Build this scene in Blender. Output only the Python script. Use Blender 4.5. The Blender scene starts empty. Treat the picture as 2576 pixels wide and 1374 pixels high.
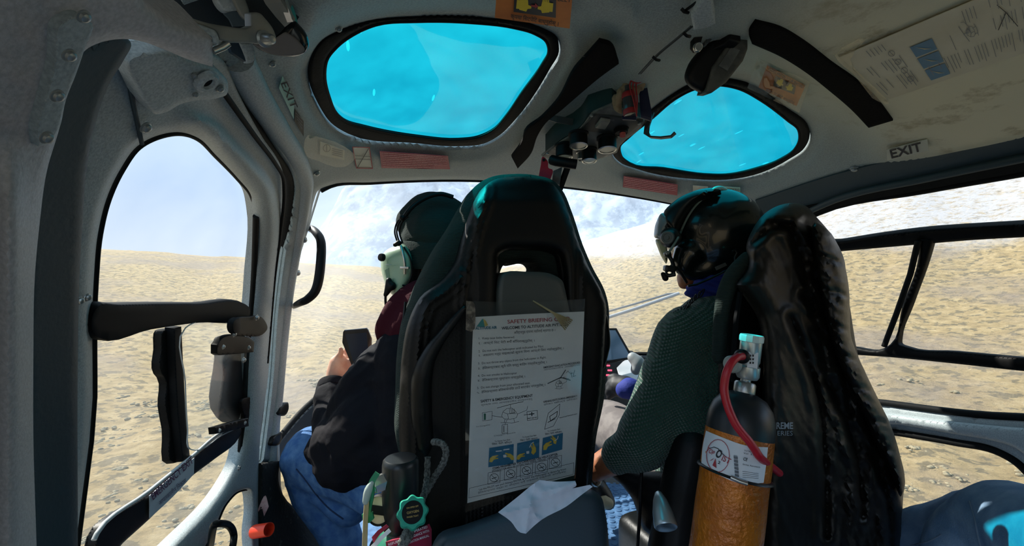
import bpy, bmesh, math, random, re
import numpy as np
from mathutils import Vector, Matrix, noise
from mathutils.geometry import delaunay_2d_cdt
random.seed(7); np.random.seed(7)
scene = bpy.context.scene
COL = scene.collection
# ------------------------------------------------------------------ camera
YAW = math.radians(19.1); PITCH = math.radians(2.94); FPX = 1031.0
CAM = np.array([0.0, 0.0, 1.15])
cR = np.array([math.cos(YAW), -math.sin(YAW), 0.0])
cF = np.array([math.sin(YAW)*math.cos(PITCH), math.cos(YAW)*math.cos(PITCH), math.sin(PITCH)])
cU = np.cross(cR, cF)
cam_data = bpy.data.cameras.new('camera'); cam_data.sensor_width = 36; cam_data.lens = 36*FPX/2576
cam_data.clip_start = 0.02; cam_data.clip_end = 20000
cam = bpy.data.objects.new('camera', cam_data); COL.objects.link(cam)
cam.matrix_world = Matrix(((cR[0], cU[0], -cF[0], CAM[0]), (cR[1], cU[1], -cF[1], CAM[1]),
                           (cR[2], cU[2], -cF[2], CAM[2]), (0, 0, 0, 1)))
scene.camera = cam
# ------------------------------------------------------------------ world, sun, exposure
w = bpy.data.worlds.new('world'); scene.world = w; w.use_nodes = True
nt = w.node_tree; nt.nodes.clear()
o_ = nt.nodes.new('ShaderNodeOutputWorld'); bg = nt.nodes.new('ShaderNodeBackground')
tc = nt.nodes.new('ShaderNodeTexCoord'); sp = nt.nodes.new('ShaderNodeSeparateXYZ'); rp = nt.nodes.new('ShaderNodeValToRGB')
nt.links.new(tc.outputs['Generated'], sp.inputs[0]); nt.links.new(sp.outputs['Z'], rp.inputs[0])
nt.links.new(rp.outputs[0], bg.inputs[0]); nt.links.new(bg.outputs[0], o_.inputs[0])
els = rp.color_ramp.elements
els[0].position = 0.0; els[0].color = (0.62, 0.66, 0.70, 1)
els[1].position = 0.62; els[1].color = (0.56, 0.80, 1.0, 1)
for p_, c_ in ((0.06, (0.60, 0.71, 0.86, 1)), (0.20, (0.44, 0.60, 0.85, 1)), (0.42, (0.40, 0.60, 0.86, 1))):
    e_ = els.new(p_); e_.color = c_
# sky behind the helicopter is brightened as added fill for the cabin
mr_ = nt.nodes.new('ShaderNodeMapRange'); nt.links.new(sp.outputs['Y'], mr_.inputs[0])
mr_.inputs[1].default_value = 0.0; mr_.inputs[2].default_value = -0.7; mr_.inputs[3].default_value = 1.15; mr_.inputs[4].default_value = 2.3
nt.links.new(mr_.outputs[0], bg.inputs[1])
sun_d = bpy.data.lights.new('sun', 'SUN'); sun_d.energy = 11.0; sun_d.angle = math.radians(0.6); sun_d.color = (1.0, 0.93, 0.82)
sun = bpy.data.objects.new('sun', sun_d); COL.objects.link(sun)
SUN = Vector((-0.48, 0.57, 0.66)).normalized()
sun.rotation_euler = SUN.to_track_quat('Z', 'Y').to_euler()
scene.view_settings.view_transform = 'Standard'; scene.view_settings.look = 'None'
scene.view_settings.gamma = 1; scene.view_settings.exposure = 0.0; scene.view_settings.use_curve_mapping = False
cy = scene.cycles
cy.max_bounces = 12; cy.diffuse_bounces = 6; cy.glossy_bounces = 4; cy.transmission_bounces = 6; cy.transparent_max_bounces = 16
cy.use_denoising = True; cy.sample_clamp_indirect = 6.0

# ------------------------------------------------------------------ helpers
def W(px, py, d):
    """the point seen at pixel px,py at a depth of d metres"""
    return Vector(CAM + d*(cF + (px-1288)/FPX*cR + (687-py)/FPX*cU))
def rays(px, py):
    px = np.asarray(px, float); py = np.asarray(py, float)
    return cF[None] + ((px-1288)/FPX)[:, None]*cR[None] + ((687-py)/FPX)[:, None]*cU[None]
HC = np.array([0.60, 0.85])      # centre of the hull section in x, z
def hullG(P, a=0.96, b=0.75, n=3.0, y0=0.70, c=1.30, m=2.5):
    x = np.abs(P[..., 0]-HC[0])/a; z = np.abs(P[..., 2]-HC[1])/b
    y = np.maximum(P[..., 1]-y0, 0)/c
    return (x**n + z**n + y**m)**(1/n)
class Hull:
    """the cabin skin: a rounded box that closes to a nose; off = metres inward"""
    def pts(s, px, py, off=0.0):
        D = rays(px, py); n = len(D); off = np.broadcast_to(np.asarray(off, float), (n,))
        ts = np.linspace(0.06, 3.2, 160); lo = np.full(n, ts[0]); hi = np.full(n, ts[-1]); done = np.zeros(n, bool)
        f = lambda t: (1-hullG(CAM[None]+t[:, None]*D))*0.85 - off
        prev = ts[0]
        for t in ts[1:]:
            v = f(np.full(n, t)); hit = (v < 0) & ~done
            lo[hit] = prev; hi[hit] = t; done |= hit; prev = t
            if done.all(): break
        for _ in range(22):
            mid = (lo+hi)/2; v = f(mid); q = v < 0
            hi = np.where(q, mid, hi); lo = np.where(q, lo, mid)
        return CAM[None]+((lo+hi)/2)[:, None]*D
    def nrm(s, P):
        e = 1e-4; g = np.stack([(hullG(P+e*v)-hullG(P-e*v)) for v in np.eye(3)], 1)
        return -g/(np.linalg.norm(g, axis=1)[:, None]+1e-12)
HULL = Hull()
class Pl:
    def __init__(s, p, n): s.p = np.array(p, float); s.n = np.array(n, float)/np.linalg.norm(n)
    def pts(s, px, py, off=0.0):
        D = rays(px, py); off = np.broadcast_to(np.asarray(off, float), (len(D),))
        t = (((s.p-CAM)@s.n)+off)/(D@s.n)
        return CAM[None]+t[:, None]*D
Pl.nrm = lambda s, P: np.broadcast_to(s.n*(1 if (CAM-s.p)@s.n > 0 else -1), P.shape)
def facing(px, py, d, n=None):
    """plane through W(px,py,d); default normal towards the viewer's seat, level"""
    p = W(px, py, d)
    if n is None: n = (CAM-np.array(p)); n[2] = 0
    return Pl(p, n)
def spl(pts, seg=7, closed=True):
    P = [np.array(p[:2], float) for p in pts]; cn = [len(p) > 2 for p in pts]; n = len(P); out = []
    for i in range(n if closed else n-1):
        j = (i+1) % n
        a = P[(i-1) % n] if (closed or i > 0) else P[i]; d = P[(j+1) % n] if (closed or j < n-1) else P[j]
        L = np.linalg.norm(P[j]-P[i])
        def tang(u, v, w_, corner):
            if corner: return (P[j]-P[i])*1.0
            l1 = np.linalg.norm(v-u)+1e-6; l2 = np.linalg.norm(w_-v)+1e-6
            t = ((v-u)/l1*l2+(w_-v)/l2*l1)/(l1+l2)
            return t*L
        m0 = tang(a, P[i], P[j], cn[i]); m1 = tang(P[i], P[j], d, cn[j])
        for k in range(seg):
            t = k/seg; t2 = t*t; t3 = t2*t
            out.append((2*t3-3*t2+1)*P[i]+(t3-2*t2+t)*m0+(-2*t3+3*t2)*P[j]+(t3-t2)*m1)
    if not closed: out.append(P[-1])
    return np.array(out)
def pdist(Q, poly, closed=True):
    A = poly if closed else poly[:-1]; B = np.roll(poly, -1, 0) if closed else poly[1:]
    best = np.full(len(Q), 1e9)
    for a, b in zip(A, B):
        ab = b-a; L = ab@ab
        if L < 1e-12: continue
        t = np.clip(((Q-a)@ab)/L, 0, 1); d = np.hypot(*(Q-a-t[:, None]*ab).T)
        best = np.minimum(best, d)
    return best
def inside(Q, poly):
    x, y = Q[:, 0], Q[:, 1]; r = np.zeros(len(Q), bool)
    for a, b in zip(poly, np.roll(poly, -1, 0)):
        c = ((a[1] > y) != (b[1] > y))
        if not c.any(): continue
        xi = (b[0]-a[0])*(y-a[1])/((b[1]-a[1]) if b[1] != a[1] else 1e-9)+a[0]
        r ^= c & (x < xi)
    return r
def sdist(Q, poly):      # positive inside
    d = pdist(Q, poly); return np.where(inside(Q, poly), d, -d)
def sm(x): x = np.clip(x, 0, 1); return x*x*(3-2*x)
def nz(px, py, s, seed=0.0, oc=2):
    return np.array([noise.fractal(Vector((x/s, y/s, seed)), 1.0, 2.0, oc) for x, y in zip(px, py)])

def tagp(o, label=None, cat=None, group=None, kind=None):
    if label: o['label'] = label
    if cat: o['category'] = cat
    if group: o['group'] = group
    if kind: o['kind'] = kind
    return o
def mk(name, verts, faces, mat, parent=None, smooth=True, mats=None, mi=None, sharp=None):
    me = bpy.data.meshes.new(name)
    me.from_pydata([tuple(v) for v in verts], [], [tuple(f) for f in faces])
    if mats:
        for m_ in mats: me.materials.append(m_)
        me.polygons.foreach_set('material_index', mi)
    else: me.materials.append(mat)
    if smooth: me.polygons.foreach_set('use_smooth', [True]*len(me.polygons))
    me.update()
    if sharp is not None:
        me.set_sharp_from_angle(angle=math.radians(sharp))
    o = bpy.data.objects.new(name, me); COL.objects.link(o)
    if parent is not None:
        o.parent = parent; o.matrix_parent_inverse = parent_inv(parent)
    return o
def parent_inv(p):
    return (Matrix.Translation(p.location) @ p.rotation_euler.to_matrix().to_4x4()).inverted()
def empty(name, loc, label=None, cat=None, group=None, kind=None):
    o = bpy.data.objects.new(name, None); o.location = loc; o.empty_display_size = 0.05; COL.objects.link(o)
    return tagp(o, label, cat, group, kind)

def inset(lp, k, fine):
    lp = np.array(lp); L = np.hypot(*(np.roll(lp, -1, 0)-lp).T); out = []
    for a, b, l in zip(lp, np.roll(lp, -1, 0), L):
        if l < 1e-6: continue
        t = (b-a)/l; nn_ = np.array([-t[1], t[0]]); m = max(1, int(l/fine))
        for i in range(m): out += [a+t*l*(i+.5)/m+nn_*k, a+t*l*(i+.5)/m-nn_*k]
    out = np.array(out); d = pdist(out, lp); return out[d > abs(k)*0.93]
def cdt(loops, grid, keep, lip=0):
    """triangulate the area where keep(Q) holds; loops constrain the edges"""
    V = []; E = []
    if lip:      # subdivide long loop edges so that the rounded edge stays even
        nl = []
        for lp in loops:
            o = []
            for a, b in zip(lp, np.roll(lp, -1, 0)):
                m = max(1, int(np.hypot(*(b-a))/max(lip*1.6, 8))); o += [a+(b-a)*i/m for i in range(m)]
            nl.append(np.array(o))
        loops = nl
    for lp in loops:
        s = len(V); V += [tuple(p) for p in lp]; E += [(s+i, s+(i+1) % len(lp)) for i in range(len(lp))]
    A = np.array(V); x0, y0 = A.min(0); x1, y1 = A.max(0)
    gx = np.arange(x0+grid/2, x1, grid); gy = np.arange(y0+grid/2, y1, grid*0.87)
    Q = np.array([(x+(grid/2 if j % 2 else 0), y) for j, y in enumerate(gy) for x in gx])
    if len(Q):
        k = keep(Q)
        for lp in loops: k &= pdist(Q, np.array(lp)) > max(grid*0.42, lip*1.25)
        V += [tuple(q) for q in Q[k]]
    if lip:
        for f_ in (0.3, 0.62, 1.0):
            for lp in loops:
                R = inset(lp, lip*f_, max(lip*1.1, 6))
                if not len(R): continue
                k = keep(R)
                for l2 in loops:
                    if l2 is not lp: k &= pdist(R, l2) > lip*f_*0.97
                V += [tuple(q) for q in R[k]]
    r = delaunay_2d_cdt([Vector(v) for v in V], E, [], 0, 1e-4)
    vs = np.array([tuple(v) for v in r[0]]); fs = np.array([f for f in r[2]])
    cen = vs[fs].mean(1); fs = fs[keep(cen)]
    used = np.unique(fs); mp = -np.ones(len(vs), int); mp[used] = np.arange(len(used))
    return vs[used], mp[fs]
def sheet(name, outer, surf, mat, holes=(), off=0.0, grid=26, thick=0.006, parent=None, lip=None, relief=None, back=None, raw=False):
    """a panel on a surface: outline and holes are closed loops; lip=(width,depth) rounds its edges away"""
    O = np.array(outer); Hs = [np.array(h) for h in holes]
    def keep(Q):
        k = inside(Q, O)
        for h in Hs: k &= ~inside(Q, h)
        return k
    vs, fs = cdt([O]+Hs, grid, keep, lip[0] if lip else 0)
    of = np.full(len(vs), float(off))
    if lip or relief or back:
        d = pdist(vs, O)
        for h in Hs: d = np.minimum(d, pdist(vs, h))
    if relief is not None: of = of+relief(vs[:, 0], vs[:, 1], d)
    if lip:
        dm = np.linalg.norm(surf.pts([O[:, 0].mean()], [O[:, 1].mean()], off)[0]-CAM)
        of = of-min(lip[1], 0.45*lip[0]*dm/FPX)*(1-np.minimum(d/lip[0], 1))**2
    P = surf.pts(vs[:, 0], vs[:, 1], of)
    a, b, c = P[fs[0][0]], P[fs[0][1]], P[fs[0][2]]
    if np.dot(np.cross(b-a, c-a), CAM-a) < 0: fs = fs[:, ::-1]
    F = [tuple(f) for f in fs]
    # boundary edges -> side walls and a back skin pushed away from the viewer's side
    n = len(P); es = {}
    for f in F:
        for i in range(3):
            e = (f[i], f[(i+1) % 3]); es[e] = es.get(e, 0)+1
    bnd = [e for e in es if (e[1], e[0]) not in es]
    N = np.zeros_like(P)
    fa = np.array(F); fn = np.cross(P[fa[:, 1]]-P[fa[:, 0]], P[fa[:, 2]]-P[fa[:, 0]])
    for k in range(3): np.add.at(N, fa[:, k], fn)
    N /= np.linalg.norm(N, axis=1)[:, None]+1e-12
    th = thick if back is None else back(vs[:, 0], vs[:, 1], d)
    th = np.broadcast_to(np.asarray(th, float), (n,))
    if back is None: P2 = P-surf.nrm(P)*th[:, None]
    else: P2 = surf.pts(vs[:, 0], vs[:, 1], -th)
    V = np.vstack([P, P2])
    F += [(f[2]+n, f[1]+n, f[0]+n) for f in F]
    F += [(e[1], e[0], e[0]+n, e[1]+n) for e in bnd]
    if raw: return V, F
    return mk(name, V, F, mat, parent, sharp=50)
def puff(name, outline, surf, mat, hf, hb, wpx, grid=14, parent=None, detail=None):
    """a rounded solid: front swells hf metres towards the viewer's side, back hb, over wpx pixels from the edge"""
    def rl(x, y, d):
        q = np.minimum(d/wpx, 1); r = hf*np.sqrt(np.clip(1-(1-q)**2, 0, 1))
        if detail is not None: r = r+detail(x, y, d)*np.minimum(d/12.0, 1)
        return r
    def bk(x, y, d):
        q = np.minimum(d/wpx, 1); return hb*np.sqrt(np.clip(1-(1-q)**2, 0, 1))+0.0005
    return sheet(name, outline, surf, mat, grid=grid, relief=rl, back=bk, parent=parent)
def tube(name, pts, r, mat, parent=None, seg=10, closed=False, flat=1.0, up=None, raw=False, cap=True):
    P = [Vector(p) for p in pts]; n = len(P); R = r if hasattr(r, '__len__') else [r]*n
    V = []; F = []; prev = None
    for i in range(n):
        t = (P[(i+1) % n]-P[i-1]) if closed else (P[min(i+1, n-1)]-P[max(i-1, 0)])
        if t.length < 1e-9: t = Vector((0, 0, 1))
        t.normalize()
        if up is not None: a = Vector(up)-t*Vector(up).dot(t)
        elif prev is None: a = t.orthogonal()
        else: a = prev-t*prev.dot(t)
        if a.length < 1e-6: a = t.orthogonal()
        a.normalize(); prev = a; b = t.cross(a)
        for k in range(seg):
            th = 2*math.pi*k/seg; V.append(P[i]+float(R[i])*(math.cos(th)*a*flat+math.sin(th)*b))
    m = n if closed else n-1
    for i in range(m):
        j = (i+1) % n
        for k in range(seg):
            l = (k+1) % seg; F.append((i*seg+k, i*seg+l, j*seg+l, j*seg+k))
    if not closed and cap:
        F.append(tuple(range(seg))[::-1]); F.append(tuple((n-1)*seg+k for k in range(seg)))
    if raw: return V, F
    return mk(name, V, F, mat, parent, sharp=60)
def joinraw(lst):
    V = []; F = []
    for v, f in lst:
        s = len(V); V += [Vector(p) for p in v]; F += [tuple(i+s for i in q) for q in f]
    return V, F
def curve3(pts, seg=6, closed=False):
    P = [Vector(p) for p in pts]; n = len(P); out = []
    for i in range(n if closed else n-1):
        a = P[(i-1) % n] if (closed or i > 0) else P[i]; b = P[i]; c = P[(i+1) % n]; d = P[(i+2) % n] if (closed or i < n-2) else c
        for k in range(seg):
            t = k/seg
            out.append(0.5*((2*b)+(c-a)*t+(2*a-5*b+4*c-d)*t*t+(-a+3*b-3*c+d)*t**3))
    if not closed: out.append(P[-1])
    return out
def lathe(prof, p, axis, seg=32, raw=False, name='part', mat=None, parent=None, sharp=40):
    """profile (radius, height) turned about axis through p"""
    ax = Vector(axis).normalized(); a = ax.orthogonal().normalized(); b = ax.cross(a); p = Vector(tuple(p)); V = []; F = []
    for r, h in prof:
        for k in range(seg):
            th = 2*math.pi*k/seg; V.append(p+ax*float(h)+max(float(r), 1e-5)*(math.cos(th)*a+math.sin(th)*b))
    for i in range(len(prof)-1):
        for k in range(seg):
            l = (k+1) % seg; F.append((i*seg+k, i*seg+l, (i+1)*seg+l, (i+1)*seg+k))
    F.append(tuple(range(seg))[::-1]); F.append(tuple((len(prof)-1)*seg+k for k in range(seg)))
    if raw: return V, F
    return mk(name, V, F, mat, parent, sharp=sharp)
def box(c, size, ax=None, bev=0.0, raw=False, name='part', mat=None, parent=None):
    """box with bevelled edges; ax = 3 axis vectors"""
    bm = bmesh.new(); bmesh.ops.create_cube(bm, size=1.0)
    for v in bm.verts: v.co = Vector((v.co.x*size[0], v.co.y*size[1], v.co.z*size[2]))
    if bev > 0: bmesh.ops.bevel(bm, geom=bm.edges[:], offset=bev, segments=3, profile=0.6, affect='EDGES')
    if ax is None: ax = (Vector((1, 0, 0)), Vector((0, 1, 0)), Vector((0, 0, 1)))
    c = Vector(c); bm.verts.index_update()
    V = [c+ax[0]*v.co.x+ax[1]*v.co.y+ax[2]*v.co.z for v in bm.verts]
    F = [tuple(v.index for v in f.verts) for f in bm.faces]; bm.free()
    if raw: return V, F
    return mk(name, V, F, mat, parent, sharp=35)
def frame(zdir, xh):
    z = Vector(zdir).normalized(); x = Vector(xh)-z*Vector(xh).dot(z); x.normalize(); return x, z.cross(x), z
def ball(p, r, raw=True, seg=16):
    r = r if hasattr(r, '__len__') else (r, r, r)
    pr = []
    V = []; F = []; n = seg//2
    for i in range(n+1):
        a = math.pi*i/n
        for k in range(seg):
            t = 2*math.pi*k/seg; V.append(Vector(p)+Vector((r[0]*math.sin(a)*math.cos(t), r[1]*math.sin(a)*math.sin(t), r[2]*math.cos(a))))
    for i in range(n):
        for k in range(seg):
            l = (k+1) % seg; F.append((i*seg+k, (i+1)*seg+k, (i+1)*seg+l, i*seg+l))
    return V, F
def limb(pts, seg=14, up=None, flat=1.0):
    """tapered chain of (point, radius) with round ends"""
    P = [Vector(p) for p, r in pts]; R = [r for p, r in pts]
    C = curve3([Vector((*p, )) for p in P], 5); n = len(P); RR = []
    for i in range(n-1):
        for k in range(5): t = k/5; t = t*t*(3-2*t); RR.append(R[i]*(1-t)+R[i+1]*t)
    RR.append(R[-1])
    t0 = (C[0]-C[1]).normalized(); t1 = (C[-1]-C[-2]).normalized(); pre = []; prr = []; po = []; por = []
    for a in (80, 55, 30): pre.append(C[0]+t0*RR[0]*math.sin(math.radians(a))); prr.append(RR[0]*math.cos(math.radians(a)))
    for a in (30, 55, 80): po.append(C[-1]+t1*RR[-1]*math.sin(math.radians(a))); por.append(RR[-1]*math.cos(math.radians(a)))
    return tube('x', pre+C+po, prr+RR+por, None, seg=seg, raw=True, up=up, flat=flat)
def fuse(name, parts, mat, voxel=0.008, smooth=6, parent=None, fn=None):
    """melt overlapping closed pieces into one continuous skin"""
    V, F = joinraw(parts); me = bpy.data.meshes.new(name); me.from_pydata([tuple(v) for v in V], [], F)
    o = bpy.data.objects.new(name, me); COL.objects.link(o)
    m = o.modifiers.new('r', 'REMESH'); m.mode = 'VOXEL'; m.voxel_size = voxel; m.use_smooth_shade = True
    s = o.modifiers.new('s', 'SMOOTH'); s.factor = 0.5; s.iterations = smooth
    dg = bpy.context.evaluated_depsgraph_get(); me2 = bpy.data.meshes.new_from_object(o.evaluated_get(dg))
    bpy.data.objects.remove(o); bpy.data.meshes.remove(me)
    if fn is not None:
        cs = [(v.co.copy(), v.normal.copy()) for v in me2.vertices]
        me2.vertices.foreach_set('co', [x for c, n in cs for x in (c+fn(c, n))])
    me2.materials.clear(); me2.materials.append(mat); me2.polygons.foreach_set('use_smooth', [True]*len(me2.polygons)); me2.update()
    me2.name = name
    o = bpy.data.objects.new(name, me2); COL.objects.link(o)
    if parent is not None: o.parent = parent; o.matrix_parent_inverse = parent_inv(parent)
    return o

# ------------------------------------------------------------------ materials
def col(r, g, b):
    f = lambda c: (c/255/12.92 if c/255 <= 0.04045 else ((c/255+0.055)/1.055)**2.4)
    return (f(r), f(g), f(b), 1)
def mat(name, c, rough=0.6, metal=0.0, c2=None, vs=8.0, vc=(0.4, 0.6), bump=0.0, bs=60.0, coat=0.0, spec=0.5, sheen=0.0, emit=None, wave=None, wb=0.0, warp=0.0):
    m = bpy.data.materials.new(name); m.use_nodes = True; t = m.node_tree; b = t.nodes['Principled BSDF']
    b.inputs['Base Color'].default_value = c; b.inputs['Roughness'].default_value = rough; b.inputs['Metallic'].default_value = metal
    b.inputs['Coat Weight'].default_value = coat; b.inputs['Specular IOR Level'].default_value = spec; b.inputs['Sheen Weight'].default_value = sheen
    g = t.nodes.new('ShaderNodeNewGeometry')
    if c2 is not None:
        n = t.nodes.new('ShaderNodeTexNoise'); n.inputs['Scale'].default_value = vs; n.inputs['Detail'].default_value = 6
        t.links.new(g.outputs['Position'], n.inputs['Vector'])
        r = t.nodes.new('ShaderNodeValToRGB'); r.color_ramp.elements[0].position = vc[0]; r.color_ramp.elements[1].position = vc[1]
        r.color_ramp.elements[0].color = c; r.color_ramp.elements[1].color = c2
        t.links.new(n.outputs['Fac'], r.inputs[0]); t.links.new(r.outputs[0], b.inputs['Base Color'])
    last = None
    if wave:
        wv = t.nodes.new('ShaderNodeTexWave'); wv.inputs['Scale'].default_value = wave[0]; wv.bands_direction = wave[1]
        wv.inputs['Distortion'].default_value = warp; wv.inputs['Detail Scale'].default_value = 1.5
        t.links.new(g.outputs['Position'], wv.inputs['Vector'])
        b1 = t.nodes.new('ShaderNodeBump'); b1.inputs['Strength'].default_value = wb; b1.inputs['Distance'].default_value = 0.003
        t.links.new(wv.outputs['Fac'], b1.inputs['Height']); t.links.new(b1.outputs[0], b.inputs['Normal']); last = b1
    if bump > 0:
        n2 = t.nodes.new('ShaderNodeTexNoise'); n2.inputs['Scale'].default_value = bs; n2.inputs['Detail'].default_value = 4
        t.links.new(g.outputs['Position'], n2.inputs['Vector'])
        bp = t.nodes.new('ShaderNodeBump'); bp.inputs['Strength'].default_value = bump; bp.inputs['Distance'].default_value = 0.004
        t.links.new(n2.outputs['Fac'], bp.inputs['Height']); t.links.new(bp.outputs[0], b.inputs['Normal'])
        if last: t.links.new(last.outputs[0], bp.inputs['Normal'])
    if emit:
        b.inputs['Emission Color'].default_value = emit[0]; b.inputs['Emission Strength'].default_value = emit[1]
    return m
def glass(name, tint, dust=0.03, gloss=0.05, dustc=(0.9, 0.9, 0.9, 1), ns=6.0, scr=0.0):
    """thin pane: tinted transparency, a little mirror and a film of dust that catches sunlight"""
    m = bpy.data.materials.new(name); m.use_nodes = True; t = m.node_tree; t.nodes.clear(); L = t.links
    out = t.nodes.new('ShaderNodeOutputMaterial'); tr = t.nodes.new('ShaderNodeBsdfTransparent'); tr.inputs[0].default_value = tint
    gl = t.nodes.new('ShaderNodeBsdfGlossy'); gl.inputs['Roughness'].default_value = 0.03
    du = t.nodes.new('ShaderNodeBsdfTranslucent'); du.inputs[0].default_value = dustc
    g = t.nodes.new('ShaderNodeNewGeometry'); n = t.nodes.new('ShaderNodeTexNoise'); n.inputs['Scale'].default_value = ns; n.inputs['Detail'].default_value = 8
    L.new(g.outputs['Position'], n.inputs['Vector'])
    mr = t.nodes.new('ShaderNodeMapRange'); mr.inputs[1].default_value = 0.3; mr.inputs[2].default_value = 0.75
    mr.inputs[3].default_value = dust*0.55; mr.inputs[4].default_value = dust*1.6; L.new(n.outputs['Fac'], mr.inputs[0])
    fac = mr.outputs[0]
    if scr > 0:
        v = t.nodes.new('ShaderNodeTexVoronoi'); v.inputs['Scale'].default_value = 30; mp = t.nodes.new('ShaderNodeMapping'); mp.inputs['Scale'].default_value = (1.0, 0.18, 1); mp.inputs['Rotation'].default_value = (0.2, 0.1, 0.5)
        L.new(g.outputs['Position'], mp.inputs[0]); L.new(mp.outputs[0], v.inputs['Vector'])
        lt = t.nodes.new('ShaderNodeMath'); lt.operation = 'LESS_THAN'; lt.inputs[1].default_value = 0.075; L.new(v.outputs['Distance'], lt.inputs[0])
        ml = t.nodes.new('ShaderNodeMath'); ml.operation = 'MULTIPLY_ADD'; ml.inputs[1].default_value = scr; L.new(lt.outputs[0], ml.inputs[0]); L.new(fac, ml.inputs[2]); fac = ml.outputs[0]
    m1 = t.nodes.new('ShaderNodeMixShader'); L.new(fac, m1.inputs[0]); L.new(tr.outputs[0], m1.inputs[1]); L.new(du.outputs[0], m1.inputs[2])
    m2 = t.nodes.new('ShaderNodeMixShader'); m2.inputs[0].default_value = gloss; L.new(m1.outputs[0], m2.inputs[1]); L.new(gl.outputs[0], m2.inputs[2])
    L.new(m2.outputs[0], out.inputs[0]); return m
PAINT = mat('grey_hammered_paint', col(164, 174, 177), 0.5, c2=col(138, 148, 151), vs=420, vc=(0.35, 0.65), bump=0.14, bs=500)
LINER = mat('grey_green_liner', col(130, 134, 122), 0.7, c2=col(104, 110, 98), vs=9, vc=(0.3, 0.75), bump=0.3, bs=420)
DARKP = mat('dark_trim_and_shade', col(40, 58, 66), 0.6, bump=0.1, bs=200)
RUB = mat('black_rubber', col(14, 16, 17), 0.7, bump=0.15, bs=150, spec=.15)
BLK = mat('black_plastic', col(11, 12, 13), 0.5, spec=0.22)
MBLK = mat('matte_black_felt', col(12, 12, 13), 0.95, bump=0.3, bs=300, spec=0.1)
STEEL = mat('steel', col(190, 190, 185), 0.3, 1.0)
BOLT = mat('painted_bolt', col(150, 155, 155), 0.35, 0.6)
CEILM = mat('ceiling_paint', col(150, 162, 163), 0.55, c2=col(124, 136, 137), vs=420, vc=(0.35, 0.65), bump=0.14, bs=500)
def cream_blend(m):      # the paint blends to a stained cream grey towards the rear right of the roof
    t = m.node_tree; b = t.nodes['Principled BSDF']; src = b.inputs['Base Color'].links[0].from_socket; g = t.nodes.new('ShaderNodeNewGeometry')
    x = t.nodes.new('ShaderNodeSeparateXYZ'); t.links.new(g.outputs['Position'], x.inputs[0]); n = t.nodes.new('ShaderNodeTexNoise'); n.inputs['Scale'].default_value = 5; n.inputs['Detail'].default_value = 6
    t.links.new(g.outputs['Position'], n.inputs['Vector']); a = t.nodes.new('ShaderNodeMath'); a.operation = 'MULTIPLY_ADD'; a.inputs[1].default_value = .35; t.links.new(n.outputs['Fac'], a.inputs[0]); t.links.new(x.outputs['X'], a.inputs[2])
    r = t.nodes.new('ShaderNodeMapRange'); r.inputs[1].default_value = .45; r.inputs[2].default_value = 1.0; r.interpolation_type = 'SMOOTHSTEP'; t.links.new(a.outputs[0], r.inputs[0])
    y = t.nodes.new('ShaderNodeMapRange'); y.inputs[1].default_value = .74; y.inputs[2].default_value = .46; y.interpolation_type = 'SMOOTHSTEP'; t.links.new(x.outputs['Y'], y.inputs[0])
    mu = t.nodes.new('ShaderNodeMath'); mu.operation = 'MULTIPLY'; t.links.new(r.outputs[0], mu.inputs[0]); t.links.new(y.outputs[0], mu.inputs[1])
    mx = t.nodes.new('ShaderNodeMix'); mx.data_type = 'RGBA'; mx.inputs[7].default_value = col(204, 199, 174); t.links.new(mu.outputs[0], mx.inputs[0]); t.links.new(src, mx.inputs[6])
    v = t.nodes.new('ShaderNodeTexNoise'); v.inputs['Scale'].default_value = 9; v.inputs['Detail'].default_value = 8; v.inputs['Roughness'].default_value = .7; t.links.new(g.outputs['Position'], v.inputs['Vector'])
    q = t.nodes.new('ShaderNodeMapRange'); q.inputs[1].default_value = .55; q.inputs[2].default_value = .66; q.inputs[4].default_value = .8; t.links.new(v.outputs['Fac'], q.inputs[0])
    m2 = t.nodes.new('ShaderNodeMix'); m2.data_type = 'RGBA'; m2.inputs[7].default_value = col(140, 126, 94); t.links.new(mx.outputs[2], m2.inputs[6]); mm = t.nodes.new('ShaderNodeMath'); mm.operation = 'MULTIPLY'; t.links.new(q.outputs[0], mm.inputs[0]); t.links.new(mu.outputs[0], mm.inputs[1]); t.links.new(mm.outputs[0], m2.inputs[0])
    t.links.new(m2.outputs[2], b.inputs['Base Color'])
cream_blend(CEILM)
EDGE = mat('grey_edge', col(190, 196, 198), 0.4)
G_CY = glass('cyan_tinted_pane', (0.09, 0.72, 0.76, 1), dust=0.05, dustc=(0.2, 0.85, 0.95, 1), scr=0.25, ns=14)
G_CL = glass('clear_pane', (0.97, 0.98, 0.98, 1), dust=0.03, gloss=0.025)
G_WS = glass('windshield_pane', (0.95, 0.97, 0.98, 1), dust=0.06, gloss=0.03, ns=3)

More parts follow.
